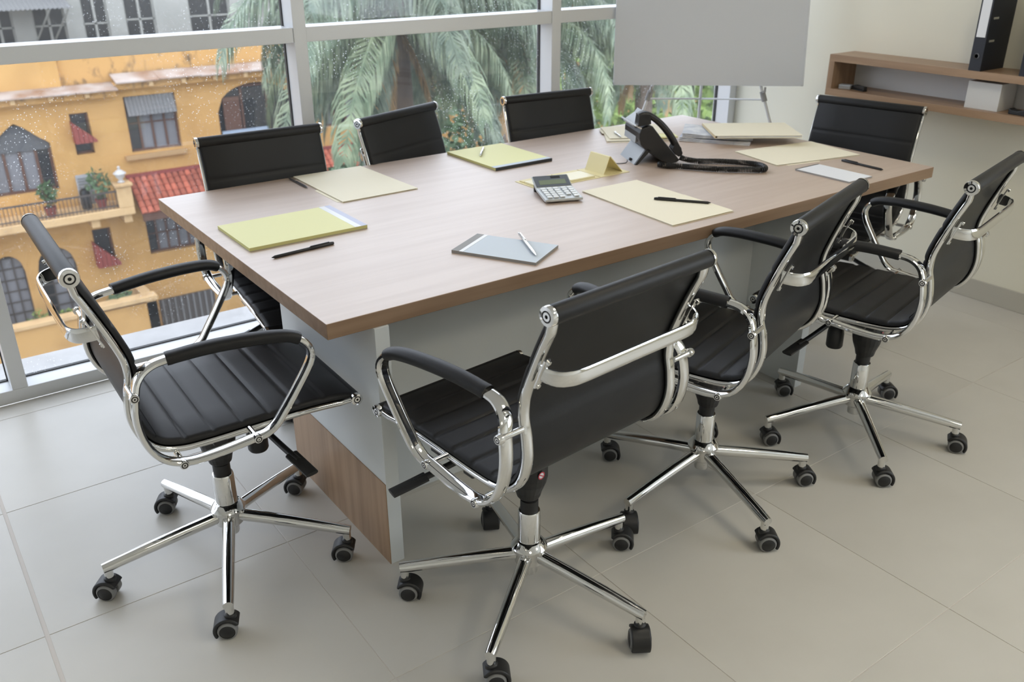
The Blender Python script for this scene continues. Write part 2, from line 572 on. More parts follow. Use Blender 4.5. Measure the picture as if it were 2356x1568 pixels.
# ================================================================== CONFERENCE TABLE
TL, TW, TH, TT = 2.552, 1.3386, 0.75, 0.0412
tab = empty('conference_table')
tag(tab, 'long wood grain conference table with white panel base', 'table')
k = MB().box((0, 0, TH - TT), (TL, TW, TH))
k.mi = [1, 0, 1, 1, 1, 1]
k.build('table_top', ['wood_top', 'wood_x'], tab, bevel=0.0018)
UZ = TH - TT
ep = MB().box((0.120, -0.006, 0), (0.160, 0.615, UZ)).build('end_panel', 'white_panel', tab, bevel=0.001)
MB().box((0.1175, -0.005, 0.0), (0.120, 0.614, 0.2587)).build('accent_panel', 'wood_z', ep)
MB().box((1.865, 0.004, 0), (1.905, 0.625, UZ)).build('end_panel', 'white_panel', tab, bevel=0.001)
MB().box((0.160, 0.272, 0.0), (1.865, 0.302, UZ)).build('modesty_panel', 'white_panel', tab, bevel=0.001)
MB().box((0.755, 0.302, 0.0), (0.795, 0.90, UZ)).build('support_panel', 'white_panel', tab, bevel=0.001)

# ================================================================== CHAIRS
PROF = [(.302, .497), (.262, .507), (.18, .513), (.08, .513), (0, .512), (-.08, .512), (-.135, .516), (-.178, .532), (-.205, .565),
        (-.218, .615), (-.214, .665), (-.205, .705), (-.207, .75), (-.222, .80), (-.25, .872), (-.287, .954)]
def sling(path, w, top, seams, soft, depth=.34):
    """padded sheet along a side profile; ribs run across it"""
    n = len(path)
    s = [0.0]
    for i in range(1, n):
        s.append(s[-1] + (path[i] - path[i-1]).length)
    vs, fs = [], []
    ysx = [-w, -w + .004, -w + .012, -w * .5, 0, w * .5, w - .012, w - .004, w]
    et = [.25, .7, 1, 1, 1, 1, 1, .7, .25]
    ny = len(ysx)
    for i, p in enumerate(path):
        t = (path[min(i+1, n-1)] - path[max(i-1, 0)]).normalized()
        nn = Vector((0, 1, 0)).cross(t)
        h = top
        for q in seams:
            d = abs(s[i] - q)
            h -= top * depth * math.exp(-(d / soft) ** 2)
        for y, e in zip(ysx, et):
            vs.append(p + Vector((0, y, 0)) + nn * h * e)
        for y, e in zip(ysx, et):
            vs.append(p + Vector((0, y, 0)) - nn * .004 * e)
    R = 2 * ny
    for i in range(n - 1):
        for j in range(ny - 1):
            fs.append((i*R + j, (i+1)*R + j, (i+1)*R + j + 1, i*R + j + 1))
            fs.append((i*R + ny + j, i*R + ny + j + 1, (i+1)*R + ny + j + 1, (i+1)*R + ny + j))
        fs.append((i*R, i*R + ny, (i+1)*R + ny, (i+1)*R))
        fs.append((i*R + ny - 1, (i+1)*R + ny - 1, (i+1)*R + 2*ny - 1, i*R + 2*ny - 1))
    fs.append(tuple(range(ny)) + tuple(range(2*ny - 1, ny - 1, -1)))
    o = (n - 1) * R
    fs.append(tuple(o + k for k in range(ny))[::-1] + tuple(o + k for k in range(ny, 2*ny)))
    return MB().add(vs, fs)

def yrot(M=None):
    return Matrix.Rotation(-PI / 2, 4, 'X')      # z axis -> y axis

def make_chair():
    c = empty('swivel_chair')
    full = catmull([(x, 0, z) for x, z in PROF], 0.006)
    split = min(range(len(full)), key=lambda i: abs(full[i].z - 0.545) + (0 if full[i].x < -.1 else 9))
    seatp, backp = full[:split + 1], full[split:]
    def ln(p):
        return sum((p[i] - p[i-1]).length for i in range(1, len(p)))
    L = ln(seatp)
    U = []                                       # parts that ride on the column
    U.append(sling(seatp, .2285, .013, [.02 + .068 * k for k in range(1, 8) if .02 + .068 * k < L - .01], .0045).build('seat', 'leather', c, smooth=60))
    Lb = ln(backp)
    U.append(sling(backp, .2285, .011, [.06, .128, .196, .30], .0045).build('backrest', 'leather', c, smooth=60))
    Ry = yrot()
    for (x, z, r, nm) in ((-.287, .956, .0195, 'top_roll'), (.302, .497, .0155, 'front_roll')):
        k = MB().lathe([(r * .93, -.229), (r, -.224), (r, .224), (r * .93, .229)], 24, Matrix.Translation((x, 0, z)) @ Ry)
        ro = k.build(nm, 'leather', c, smooth=50)
        U.append(ro)
        for sgn in (-1, 1):
            pr = [(r * .5, -.001), (r * 1.04, -.001), (r * 1.04, .006), (r * .98, .009), (r * .62, .0095), (r * .58, .0075), (r * .48, .0075), (r * .45, .0095), (r * .20, .0095), (r * .16, .006), (0, .006)]
            M = Matrix.Translation((x, sgn * .230, z)) @ Matrix.Rotation(-sgn * PI / 2, 4, 'X')
            MB().lathe(pr, 24, M, mis=[0, 0, 0, 0, 1, 1, 1, 0, 1, 1]).build('end_cap', ['chrome', 'black_plastic'], ro, smooth=35)
    # rails
    rp = catmull([(x, 0, z) for x, z in PROF], 0.010)
    for sgn in (-1, 1):
        path = []
        for i in range(1, len(rp) - 1):
            t = (rp[i + 1] - rp[i - 1]).normalized()
            nn = Vector((0, 1, 0)).cross(t)
            s_ = min(1, min(i, len(rp) - 1 - i) / 4)
            path.append(rp[i] + Vector((0, sgn * .2225, 0)) - nn * .0115 * s_)
        U.append(MB().sweep(path, oval(.0130, .0078, 12, 3.0), (0, 1, 0)).build('side_rail', 'chrome', c, smooth=40))
    # arms
    AP = [(.02, .282, .506), (-.07, .282, .497), (-.14, .282, .499), (-.188, .281, .522), (-.216, .279, .568), (-.226, .277, .63), (-.217, .272, .690),
          (-.205, .262, .716), (-.182, .254, .733), (-.144, .250, .741), (-.05, .262, .749), (.05, .278, .749), (.12, .290, .742), (.152, .296, .728),
          (.170, .298, .702), (.165, .297, .668), (.13, .293, .610), (.092, .289, .555), (.072, .286, .528), (.048, .284, .511)]
    for sgn in (-1, 1):
        ap = catmull([(x, sgn * y, z) for x, y, z in AP], 0.011, True)
        ar = MB().sweep(ap, oval(.0165, .0082, 12, 2.6), (0, 1, 0), True).build('armrest', 'chrome', c, smooth=40)
        pp = catmull([(x, sgn * y, z + .001) for x, y, z in AP[9:14]], 0.010)[1:-1]
        n = len(pp)
        scl = [0.94 + 0.06 * math.sin(PI * i / (n - 1)) + (0.035 if i in (1, n - 2) else 0) for i in range(n)]
        MB().sweep(pp, oval(.0200, .0150, 16, 2.2), (0, 1, 0), scales=scl).build('arm_pad', 'leather', ar, smooth=50)
        U.append(ar)
        for (x, z) in ((-.216, .690), (-.150, .5035), (.022, .511)):
            pr = [(.0068, 0), (.0068, .052), (.0105, .053), (.0105, .064), (.0092, .066), (.0075, .066), (.0068, .0648), (.0052, .0648), (.0048, .066), (.0022, .066), (.0018, .064), (0, .064)]
            M = Matrix.Translation((x + (-.008 if z > .6 else 0), sgn * .234, z - (.004 if z < .6 else 0))) @ Matrix.Rotation(-sgn * PI / 2, 4, 'X')
            U.append(MB().lathe(pr, 16, M, mis=[0]*5 + [1, 1, 0, 0, 1, 1]).build('clamp_bolt', ['chrome', 'black_plastic'], c, smooth=35))
    # handle bar behind the back
    hp = [(-.255, .222, .826), (-.272, .219, .824), (-.292, .208, .821), (-.304, .184, .819), (-.308, .145, .818)]
    hb = catmull(hp + [(-.308, 0, .818)] + [(x, -y, z) for x, y, z in hp[::-1]], 0.012)
    bar = MB().sweep(hb, oval(.0165, .0046, 12, 3.2), (0, 0, 1)).build('back_bar', 'chrome', c, smooth=40)
    U.append(bar)
    for sgn in (-1, 1):
        pl_ = [Vector((-.2315 - .019, sgn * .2225, .792)), Vector((-.2445 - .019, sgn * .2225, .826)), Vector((-.258 - .019, sgn * .2225, .860))]
        k = MB().sweep(pl_, oval(.0085, .0025, 10, 4), (0, 1, 0))
        for q in (pl_[0], pl_[2]):
            d = Vector((.93, 0, .36))
            k.cyl(q + d * .001 + Vector((0, 0, .004 if q is pl_[0] else -.004)), q - d * .006 + Vector((0, 0, .004 if q is pl_[0] else -.004)), .0055, n=10)
        k.build('mount_plate', 'chrome', bar, smooth=40)
    # mechanism
    k = MB()
    k.lathe([(.029, .300), (.033, .318), (.043, .345), (.047, .365), (.046, .400), (.040, .440)], 20)
    k.prism([(-.010, .385), (.105, .385), (.150, .412), (.150, .455), (-.030, .455), (-.034, .41)], -.045, .045, 'y')
    k.prism([(-.060, .452), (.130, .452), (.135, .492), (-.070, .492)], -.070, .070, 'y')
    k.box((.050, -.232, .484), (.090, .232, .503)); k.box((-.065, -.232, .484), (-.030, .232, .503))
    mech = k.build('tilt_mechanism', 'black_plastic', c, bevel=0.004)
    U.append(mech)
    k = MB().lathe([(.0, .300), (.024, .300), (.0275, .306), (.0275, .350), (.024, .372), (.018, .380)], 20, Matrix.Translation((.105, 0, 0)))
    k.build('tension_knob', 'black_plastic', mech, smooth=40)
    for sgn in (-1, 1):
        lp = catmull([(.085, sgn * .05, .425), (.095, sgn * .12, .418), (.112, sgn * .20, .400), (.125, sgn * .255, .388)], .012)
        k = MB().tube(lp, .0085, 10)
        k.sweep(catmull([(.118, sgn * .225, .3945), (.126, sgn * .265, .386), (.134, sgn * .315, .378)], .012), oval(.017, .0055, 10, 3), (1, 0, 0))
        k.build('lever', 'black_plastic', mech, smooth=45)
    ring = MB()
    for (r0, r1, mi, dz) in ((0, .0075, 1, .0004), (.0075, .0105, 0, .0006)):
        vs, fs = [], []
        for q in range(20):
            a = 2 * PI * q / 20
            vs += [(0, r0 * math.cos(a) if r0 else 0, r0 * math.sin(a) if r0 else 0), (0, r1 * math.cos(a), r1 * math.sin(a))]
        for q in range(20):
            fs.append((2*q, 2*q + 1, (2*q + 3) % 40, (2*q + 2) % 40))
        ring.add([(x - dz, y, z) for x, y, z in vs], fs, mi)
    ring.box((-.0009, -.008, -.0012), (-.0004, .008, .0012), 0, Matrix.Rotation(.6, 4, 'X'))
    st = ring.build('warning_sticker', ['red_print', 'white_paper'], mech)
    st.location = (-.0475, .004, .385)
    # column and base
    MB().lathe([(.0205, .15), (.0205, .262), (.023, .264), (.023, .300), (.019, .302), (.015, .40)], 20).build('column_collar', 'black_plastic', c, smooth=40)
    MB().lathe([(.0285, .160), (.0285, .264), (.0265, .268), (.0215, .268)], 24).build('gas_column', 'chrome', c, smooth=40)
    B = []
    hub = MB().lathe([(.0, .078), (.021, .078), (.022, .081), (.022, .108), (.034, .110), (.038, .114), (.038, .146), (.0465, .152), (.047, .160), (.034, .177), (.0285, .179)], 28)
    B.append(hub.build('base_hub', 'chrome', c, smooth=35))
    R_ = .322
    for q in range(5):
        a = 2 * PI * q / 5
        ca, sa = math.cos(a), math.sin(a)
        k = MB()
        k.tube([(.026, 0, .136), (.12, 0, .1245), (.22, 0, .1105), (.318, 0, .0955), (R_ + .011, 0, .0935)], .0158, 14, scales=[1.10, 1.06, 1.0, .90, .84])
        k.cyl((R_, 0, .050), (R_, 0, .1020), .0115, n=14)
        leg = k.build('base_leg', 'chrome', c, smooth=40) if q == 0 else None
        if q == 0:
            leg0 = leg
        else:
            leg = link_copy(leg0, c)
        leg.rotation_euler = (0, 0, a)
        B.append(leg)
    # caster: hood > two wheels
    wc = (.009, .0245)
    def arc(r, a0, a1, n):
        return [(wc[0] + r * math.cos(math.radians(a0 + (a1 - a0) * i / n)), wc[1] + r * math.sin(math.radians(a0 + (a1 - a0) * i / n))) for i in range(n + 1)]
    k = MB()
    hood = arc(.0350, 325, 510, 16)[::1]
    inner = arc(.0262, 325, 510, 16)[::-1]
    o_ = hood + inner
    n_h = len(hood)
    vs = [Vector((p[0], y, p[1])) for y in (-.0235, .0235) for p in o_]
    N2 = len(o_)
    fs = []
    for i in range(n_h - 1):
        for y in (0, 1):
            q = (i, i + 1, N2 - 2 - i, N2 - 1 - i)
            fs.append(tuple(y * N2 + x for x in (q if y else q[::-1])))
    for i in range(N2):
        fs.append((i, (i + 1) % N2, N2 + (i + 1) % N2, N2 + i))
    k.add(vs, fs)
    k.lathe([(.0135, .047), (.0150, .052), (.0150, .062), (.0125, .066)], 16)
    k.cyl((wc[0], -.011, wc[1]), (wc[0], .011, wc[1]), .0175, n=16)
    cas0 = None
    for q in range(5):
        a = 2 * PI * q / 5
        if q == 0:
            cas = cas0 = k.build('caster', 'black_plastic', c, smooth=40, bevel=.0035)
            for sgn in (-1, 1):
                pr = [(.010, .0055), (.0225, .0055), (.0245, .008), (.0245, .022), (.0225, .0245), (.0192, .0255), (.0186, .0245), (.0165, .0262), (.005, .0285), (0, .0285)]
                M = Matrix.Translation((wc[0], 0, wc[1])) @ Matrix.Rotation(-sgn * PI / 2, 4, 'X')
                MB().lathe(pr, 22, M, mis=[0, 0, 0, 0, 0, 1, 1, 1, 1]).build('wheel', ['tyre_grey', 'black_plastic'], cas, smooth=40)
        else:
            cas = dup(cas0, c)
        B.append(cas)
        cas.location = (R_ * math.cos(a), R_ * math.sin(a), 0)
        cas['slot'] = q
    for o in U: o['ride'] = 1
    for o in B: o['under'] = 1
    return c

chair0 = make_chair()
D2 = math.radians
GRP = 'black leather swivel chairs around the table'
CH = [
    # x, y, heading, base turn, lift, tilt, caster turns, label
    (-.212, .294, -1.2, 104.8, .004, .2, (150, 142, 155, 146, 138), 'leftmost black leather swivel chair, at the short table end beside the yellow legal pad'),
    (.353, -.325, 95.6, 145.6, .008, 1.5, (322, 330, 236, 318, 240), 'front black swivel chair with its back and chrome bar turned to the viewer'),
    (1.078, -.247, 107.5, -175.9, -.004, -.9, (236, 326, 330, 318, 322), 'second black swivel chair along the near side, between front chair and right edge chair'),
    (1.755, -.318, 102.7, 85.9, -.003, -1.2, (324, 330, 320, 300, 326), 'black swivel chair farthest along the near side, cut by the right picture edge'),
    (.405, 1.190, -91.5, 20, -.085, -8, (10, 80, 150, 220, 300), 'black swivel chair against the window behind the manila folder with tab'),
    (1.100, 1.235, -70.3, 50, -.075, -5, (40, 110, 250, 320, 30), 'black swivel chair by the window turned askew, behind the yellow pad with silver pen'),
    (1.761, 1.200, -94.5, 33, -.075, -5, (90, 10, 200, 300, 50), 'black swivel chair by the window nearest the whiteboard, behind the desk phone'),
    (2.560, .425, 192.0, 60, -.083, -4, (120, 220, 10, 90, 260), 'black swivel chair at the far short table end, in front of the wall shelf'),
]
def pose_chair(c, spec):
    x, y, th, thb, dz, tilt, turns, label = spec
    c.location = (x, y, 0)
    c.rotation_euler = (0, 0, D2(th))
    tag(c, label, 'chair', GRP)
    piv = Vector((0, 0, .42))
    Rm = Matrix.Rotation(-D2(tilt), 4, 'Y')
    Mu = Matrix.Translation(Vector((0, 0, dz)) + piv) @ Rm @ Matrix.Translation(-piv)
    rel = D2(thb - th)
    k = 0
    for ch in c.children:
        nm = ch.name.split('.')[0]
        if ch.get('ride'):
            ch.matrix_basis = Mu @ ch.matrix_basis
        elif nm == 'base_leg':
            ch.rotation_euler = (0, 0, ch.rotation_euler[2] + rel)
        elif nm == 'caster':
            q = ch['slot']
            a = 2 * PI * q / 5 + rel
            ch.location = (.322 * math.cos(a), .322 * math.sin(a), 0)
            ch.rotation_euler = (0, 0, D2(turns[q] - th))
chairs = [chair0] + [dup(chair0) for _ in CH[1:]]
for c, s_ in zip(chairs, CH):
    pose_chair(c, s_)
for c in chairs:
    for ch in c.children:
        for q in ('ride', 'under', 'slot'):
            if q in ch:
                del ch[q]

# ================================================================== THINGS ON THE TABLE
def notepad(name, label, cx, cy, rz, L, W, T, paper, edge, strips, board='grey_board'):
    """local +x is the bound end; strips = [(offset from the end, width, material)]"""
    e = empty(name, (cx, cy, TH), rz)
    tag(e, label, 'notepad')
    MB().box((-L/2, -W/2, 0), (L/2, W/2, 0.0012)).build('backing_board', board, e)
    k = MB().box((-L/2, -W/2, 0.0012), (L/2, W/2, T))
    k.mi = [1, 0, 1, 1, 1, 1]
    k.build('paper_block', [paper, edge], e)
    for off, wd, m in strips:
        MB().box((L/2 - off - wd, -W/2 - .0003, T), (L/2 - off, W/2 + .0003, T + .0005)).build('binding_tape', m, e)
    return e, T

def pen(label, a, b, z, body, capm, kind='stick', r=.0045):
    """a = tip end, b = cap end on the surface at height z"""
    a = Vector((a[0], a[1])); b = Vector((b[0], b[1]))
    d = b - a; Ln = d.length
    e = empty('pen', (a.x, a.y, z + r), math.atan2(d.y, d.x))
    tag(e, label, 'pen')
    Rx = Matrix.Rotation(PI / 2, 4, 'Y')
    if kind == 'stick':
        MB().lathe([(.0008, 0), (.0022, .004), (r, .010), (r, Ln * .66)], 12, Rx).build('barrel', body, e, smooth=40)
        MB().lathe([(r * 1.0, Ln * .60), (r * 1.22, Ln * .61), (r * 1.18, Ln * .96), (r * .9, Ln)], 12, Rx).build('cap', capm, e, smooth=40)
        MB().box((Ln * .62, -.0016, r * 1.1), (Ln * .93, .0016, r * 1.55)).build('clip', capm, e)
    else:
        MB().lathe([(.0007, 0), (.0018, .006), (.0032, .016), (r, .030), (r, Ln * .55)], 14, Rx).build('barrel', body, e, smooth=40)
        MB().lathe([(r * 1.08, Ln * .55), (r * 1.08, Ln * .60), (r, Ln * .61), (r * .95, Ln * .93), (r * .6, Ln * .94), (r * .6, Ln)], 14, Rx).build('cap', capm, e, smooth=40)
        MB().box((Ln * .62, -.0016, r * .9), (Ln * .92, .0016, r * 1.5)).build('clip', 'chrome', e)
    return e

def folder(label, poly, tab_edge, t0, t1, depth=.012, z=TH, thick=.0045):
    """two manila leaves; tab along edge i between fractions t0..t1"""
    cx = sum(p[0] for p in poly) / len(poly); cy = sum(p[1] for p in poly) / len(poly)
    e = empty('manila_folder', (cx, cy, z))
    tag(e, label, 'folder')
    loc = [(x - cx, y - cy) for x, y in poly]
    a = Vector(loc[tab_edge]); b = Vector(loc[(tab_edge + 1) % 4])
    d = (b - a); nrm = Vector((d.y, -d.x)).normalized()
    if nrm.dot((a + b) / 2) < 0:
        nrm = -nrm
    back = []
    for i in range(4):
        back.append(loc[i])
        if i == tab_edge:
            p, q = a + d * t0, a + d * t1
            back += [tuple(p), tuple(p + nrm * depth + d * .015), tuple(q + nrm * depth - d * .015), tuple(q)]
    MB().prism(back, 0.0, .0009).build('back_leaf', 'manila', e)
    inset = [(x * .965, y * .965) for x, y in loc]
    MB().prism(inset, .0009, thick - .0009).build('paper_sheets', 'white_paper', e)
    MB().prism(loc, thick - .0009, thick).build('front_leaf', 'manila', e)
    return e, z + thick

YS = [(0.0, .012, 'binding_lilac'), (.012, .022, 'binding_white')]
notepad('yellow_notepad', 'yellow legal pad with white and lilac top strip at the near left table corner', .2365, .7415, 0, .377, .266, .011,
        'yellow_paper', 'yellow_paper_edge', [(0.0, .020, 'binding_lilac'), (.020, .020, 'binding_white')])
notepad('yellow_notepad', 'yellow legal pad with black bound edge carrying a silver pen by the window', 1.2925, 1.134, -PI / 2, .348, .274, .011,
        'yellow_paper', 'yellow_paper_edge', [(0.0, .005, 'binding_black'), (.005, .024, 'blue_paper')])
MB().box((-.1371, -.0012, -.0103), (.1371, .0, .0004)).build('binding_edge', 'binding_black', bpy.data.objects['yellow_notepad.001'])
be = bpy.data.objects['binding_edge']; be.location = (.1742, 0, .0108); be.rotation_euler = (0, 0, PI / 2)
notepad('small_notepad', 'pale blue notepad with grey binding strip at the near table edge', .647, .185, math.atan2(.226, -.128), .262, .165, .008,
        'blue_paper', 'grey_board', [(0.0, .024, 'grey_board'), (.024, .012, 'binding_white')])
notepad('small_notepad', 'small white notepad near the far right table corner', 2.146, .165, PI / 2, .238, .138, .006,
        'white_paper', 'grey_board', [(0.0, .006, 'binding_black')])
folder('pale manila folder with a tab beside the window side pen', [(.492, 1.330), (.772, 1.330), (.784, .911), (.489, .909)], 3, .03, .49)
_, z2 = folder('manila folder under a black pen at the near long edge', [(1.226, .532), (1.486, .531), (1.468, .054), (1.195, .058)], 1, .48, .97)
folder('manila folder lying flat under the newspapers near the far end', [(2.13, .63), (2.075, .37), (2.49, .285), (2.538, .56)], 1, .1, .5)

pen('black capped stick pen in front of the yellow legal pad', (.075, .512), (.272, .528), TH, 'pen_black', 'pen_black')
pen('dark grey click pen beside the pale manila folder', (.469, 1.148), (.471, 1.318), TH, 'pen_grey', 'pen_grey', 'click')
pen('short silver pen resting on the yellow pad by the window', (1.318, 1.279), (1.212, 1.147), TH + .0112, 'steel', 'steel', 'click')
pen('black capped stick pen on the manila folder at the near edge', (1.464, .149), (1.350, .300), z2, 'pen_black', 'pen_black')
pen('black stick pen beside the small white notepad', (2.339, .081), (2.347, .269), TH, 'pen_black', 'pen_black')
pen('silver pen lying across the pale blue notepad', (.668, .065), (.748, .257), TH + .0086, 'steel', 'steel', 'click', r=.0048)
pen('thin grey pen at the far table edge behind the newspapers', (2.372, .985), (2.482, 1.000), TH, 'pen_grey', 'pen_grey', 'click', r=.004)

# ---- folders and papers behind the phone
_, zt = folder('lower manila folder of the pile behind the phone', [(1.83, 1.085), (2.09, .945), (2.27, 1.225), (2.01, 1.325)], 0, .05, .45, z=TH, thick=.006)
_, zt = folder('upper manila folder of the pile behind the phone', [(1.86, 1.10), (2.10, .975), (2.24, 1.215), (1.99, 1.31)], 3, .1, .5, z=zt, thick=.005)
e = empty('sticky_note_pad', (2.085, .985, zt), -.5)
tag(e, 'yellow sticky note pad on the papers behind the phone', 'sticky notes')
MB().box((-.045, -.035, 0), (.045, .035, .006)).build('paper_block', ['yellow_paper'], e)
MB().box((-.0452, .024, .0058), (.0452, .0352, .0068)).build('glued_edge', 'gold_card', e)
pen('pale silver pen on the folders behind the phone', (1.905, 1.075), (1.955, 1.175), zt, 'steel', 'steel', 'click', r=.004)

# ---- newspapers under a thick folder
def newspaper(label, x, y, rz, z, w=.30, d=.22, bow=.006):
    e = empty('newspaper', (x, y, z), rz)
    tag(e, label, 'newspaper', 'newspapers under the thick folder')
    for q in range(3):
        n = 10
        top = [(-w/2 + w * i / n, .0005 + q * .0042 + (bow * (1 - (i / 3) ** 2) if i < 3 else 0) * (q + 1) / 3) for i in range(n + 1)]
        poly = top + [(px, pz + .0034) for px, pz in top[::-1]]
        MB().prism(poly, -d/2 + q * .003, d/2 - q * .002, 'y').build('folded_sheet', 'newsprint', e, smooth=30)
    return e
newspaper('lower folded newspaper at the left of the thick folder', 2.27, .855, -.95, TH)
newspaper('upper folded newspaper at the left of the thick folder', 2.285, .865, -.86, TH + .0165)
e = empty('thick_folder', (2.372, .755, TH + .034), -.62)
tag(e, 'thick manila folder stuffed with papers resting on newspapers', 'folder')
MB().box((-.185, -.135, 0), (.185, .135, .0012)).build('back_leaf', 'manila', e)
MB().box((-.175, -.128, .0012), (.183, .128, .0100)).build('paper_sheets', 'white_paper', e)
MB().prism([(-.185, .0100), (.185, .0108), (.185, .0120), (-.185, .0112)], -.135, .135, 'y').build('front_leaf', 'manila', e)
MB().box((-.186, -.137, .0), (-.184, .137, .0112)).build('spine_fold', 'manila_edge', e)

# ---- fold-out gold card with a standing tent
e = empty('gold_note_holder', (1.343, .717, TH))
tag(e, 'unfolded gold sticky note holder with a standing tent flap', 'note holder')
for i, x in enumerate((-.222, -.075, .072)):
    MB().prism([(x, -.070), (x + .142, -.072), (x + .142, .068), (x, .070)], 0, .0016).build('card_section', 'gold_card', e)
    if i < 2:
        MB().box((x + .012, -.058, .0016), (x + .128, .030, .0085)).build('note_block', ['gold_card_light'], e, bevel=.001)
        MB().box((x + .012, .034, .0016), (x + .128, .060, .0055)).build('note_block', ['gold_card'], e, bevel=.001)
tent = [(.100, .0016), (.126, .0660), (.130, .0676), (.134, .0660), (.196, .0016), (.1935, .0016), (.1305, .0645), (.1285, .0645), (.1025, .0016)]
MB().prism(tent, -.052, .056, 'y').build('tent_flap', 'gold_card', e)

# ---- calculator
ca = empty('calculator', (1.03, .487, TH), math.atan2(-.047, .125))
tag(ca, 'small silver desktop calculator with tilted display next to the gold holder', 'calculator')
CW, CL = .133, .172
side = [(0, .006), (0, .0145), (.10, .0235), (CL * .66, .0255), (CL, .052), (CL, .046), (CL * .70, .016), (.02, .004)]
MB().prism(side, 0, CW, 'x').build('body', 'calc_silver', ca, bevel=.0025)
MB().box((.010, .018, 0), (.022, .03, .006)).build('rubber_foot', 'black_plastic', ca)
MB().box((CW - .022, .018, 0), (CW - .010, .03, .006)).build('rubber_foot', 'black_plastic', ca)
MB().box((.008, CL - .012, 0), (CW - .008, CL - .002, .047)).build('rear_stand', 'black_plastic', ca)
sl = math.atan2(.052 - .0255, CL * .34)
Md = Matrix.Translation((0, CL * .66, .0255)) @ Matrix.Rotation(sl, 4, 'X')
pn = MB().box((.004, .004, .0003), (CW - .004, .0625, .0016), M=Md).build('display_panel', 'calc_panel', ca, bevel=.0008)
MB().box((.018, .014, .0016), (CW - .018, .038, .0021), M=Md).build('screen', 'calc_lcd', pn)
MB().box((.066, .046, .0016), (.100, .057, .0021), M=Md).build('solar_cell', 'pen_black', pn)
s2 = math.atan2(.011, CL * .66)
Mk = Matrix.Translation((0, 0, .0147)) @ Matrix.Rotation(s2, 4, 'X')
kmesh = None
for ci in range(5):
    for ri in range(5):
        if ci == 3 and ri == 0:
            continue
        h = .013
        x = .011 + ci * .0222 + (.006 if ci > 2 else 0); y = .010 + ri * .0198
        tall = (ci == 3 and ri == 1)
        if kmesh is None:
            kb = MB().box((0, 0, 0), (.0175, .0140, .0042)).build('key', 'calc_key', ca, bevel=.0012)
            kmesh = kb
        else:
            kb = link_copy(kmesh, ca)
        kb.matrix_basis = Mk @ Matrix.Translation((x, y, .0006)) @ (Matrix.Diagonal((1, 1, 1, 1)))

# ---- desk phone
ph = empty('desk_phone', (1.6447, .7112, TH), math.atan2(-.4248, .9053))      # +x is the phone's facing side
tag(ph, 'black and grey desk phone with curved handset in its cradle', 'phone')
body = [(.020, .140), (.055, .150), (.066, .147), (.112, .092), (.176, .022), (.184, .010), (.172, .003), (.143, .0), (.106, .013), (.050, .049), (.022, .076), (.014, .100), (.014, .122)]
MB().prism(body, 0, .19, 'y').build('body', 'phone_black', ph, bevel=.003)
MB().box((-.002, .045, .0), (.003, .185, .052), M=Matrix.Translation((.0135, 0, .078)) @ Matrix.Rotation(.10, 4, 'Y')).build('rear_plate', 'phone_grey', ph)
st = MB().prism([(0, 0), (.012, 0), (.066, .056), (.048, .066)], .0, .012, 'y').build('stand', 'phone_black', ph, bevel=.0015)
MB().prism([(0, 0), (.010, 0), (.060, .056), (.046, .064)], .012, .1895, 'y').build('stand_plate', 'phone_grey', st)
MB().cyl((-.003, .06, .012), (.006, .06, .008), .006, n=10).build('cable_socket', 'black_plastic', st)
MB().prism([(.004, .142), (.014, .132), (.060, .152), (.072, .176), (.062, .188), (.050, .172)], .062, .188, 'y').build('display_hood', 'phone_grey', ph, bevel=.002)
MB().prism([(-.004, .150), (.020, .137), (.022, .143), (-.002, .156)], .002, .188, 'y').build('silver_trim', 'steel', ph)
hs = catmull([(.010, 0, .186), (.030, 0, .193), (.060, 0, .184), (.100, 0, .155), (.140, 0, .112), (.170, 0, .066), (.186, 0, .034)], .008)
n = len(hs)
hsc = [1.0 if 0.16 < i / n < .84 else 1.0 for i in range(n)]
hd = MB().sweep([p + Vector((0, .018, 0)) for p in hs], oval(.0225, .0125, 14, 3), (0, 1, 0))
hd.prism([(.004, .150), (.056, .158), (.052, .195), (.008, .190)], -.0045, .0405, 'y')
hd.prism([(.150, .058), (.178, .026), (.192, .034), (.186, .060), (.165, .086)], -.0045, .0405, 'y')
hset = hd.build('handset', 'phone_black', ph, smooth=45)
kk = None
for r_ in range(4):
    for q_ in range(3):
        t = .30 + r_ * .13
        px = .066 + (.176 - .066) * t; pz = .147 + (.022 - .147) * t
        M = Matrix.Translation((px, .075 + q_ * .030, pz)) @ Matrix.Rotation(math.atan2(.125, .110), 4, 'Y')
        if kk is None:
            kk = kb = MB().box((-.006, -.009, -.001), (.006, .009, .003)).build('key', 'phone_grey', ph)
        else:
            kb = link_copy(kk, ph)
        kb.matrix_basis = M
# coiled handset cord and line cable: parts of the phone, in phone coordinates
def to_phone(x, y, z):
    a = math.atan2(-.4248, .9053)
    dx, dy = x - 1.6447, y - .7112
    return Vector((dx * math.cos(-a) - dy * math.sin(-a), dx * math.sin(-a) + dy * math.cos(-a), z - TH))
cp = [(1.690, .628, .764), (1.705, .598, .7625), (1.745, .552, .7625), (1.818, .446, .7625), (1.879, .390, .7625), (1.937, .340, .7625), (1.966, .338, .7625), (1.990, .365, .7625), (1.995, .405, .7625),
      (1.965, .470, .7625), (1.913, .528, .7625), (1.858, .576, .762), (1.828, .608, .766), (1.814, .634, .772)]
cpath = catmull(cp, .0006)
coil = []
for i, p in enumerate(cpath):
    t = (cpath[min(i+1, len(cpath)-1)] - cpath[max(i-1, 0)]).normalized()
    sd = Vector((-t.y, t.x, 0)).normalized(); up = t.cross(sd)
    a = i * 0.6 / 5.2 * 2 * PI
    coil.append(to_phone(*(p + (sd * math.cos(a) + up * math.sin(a)) * .0092)))
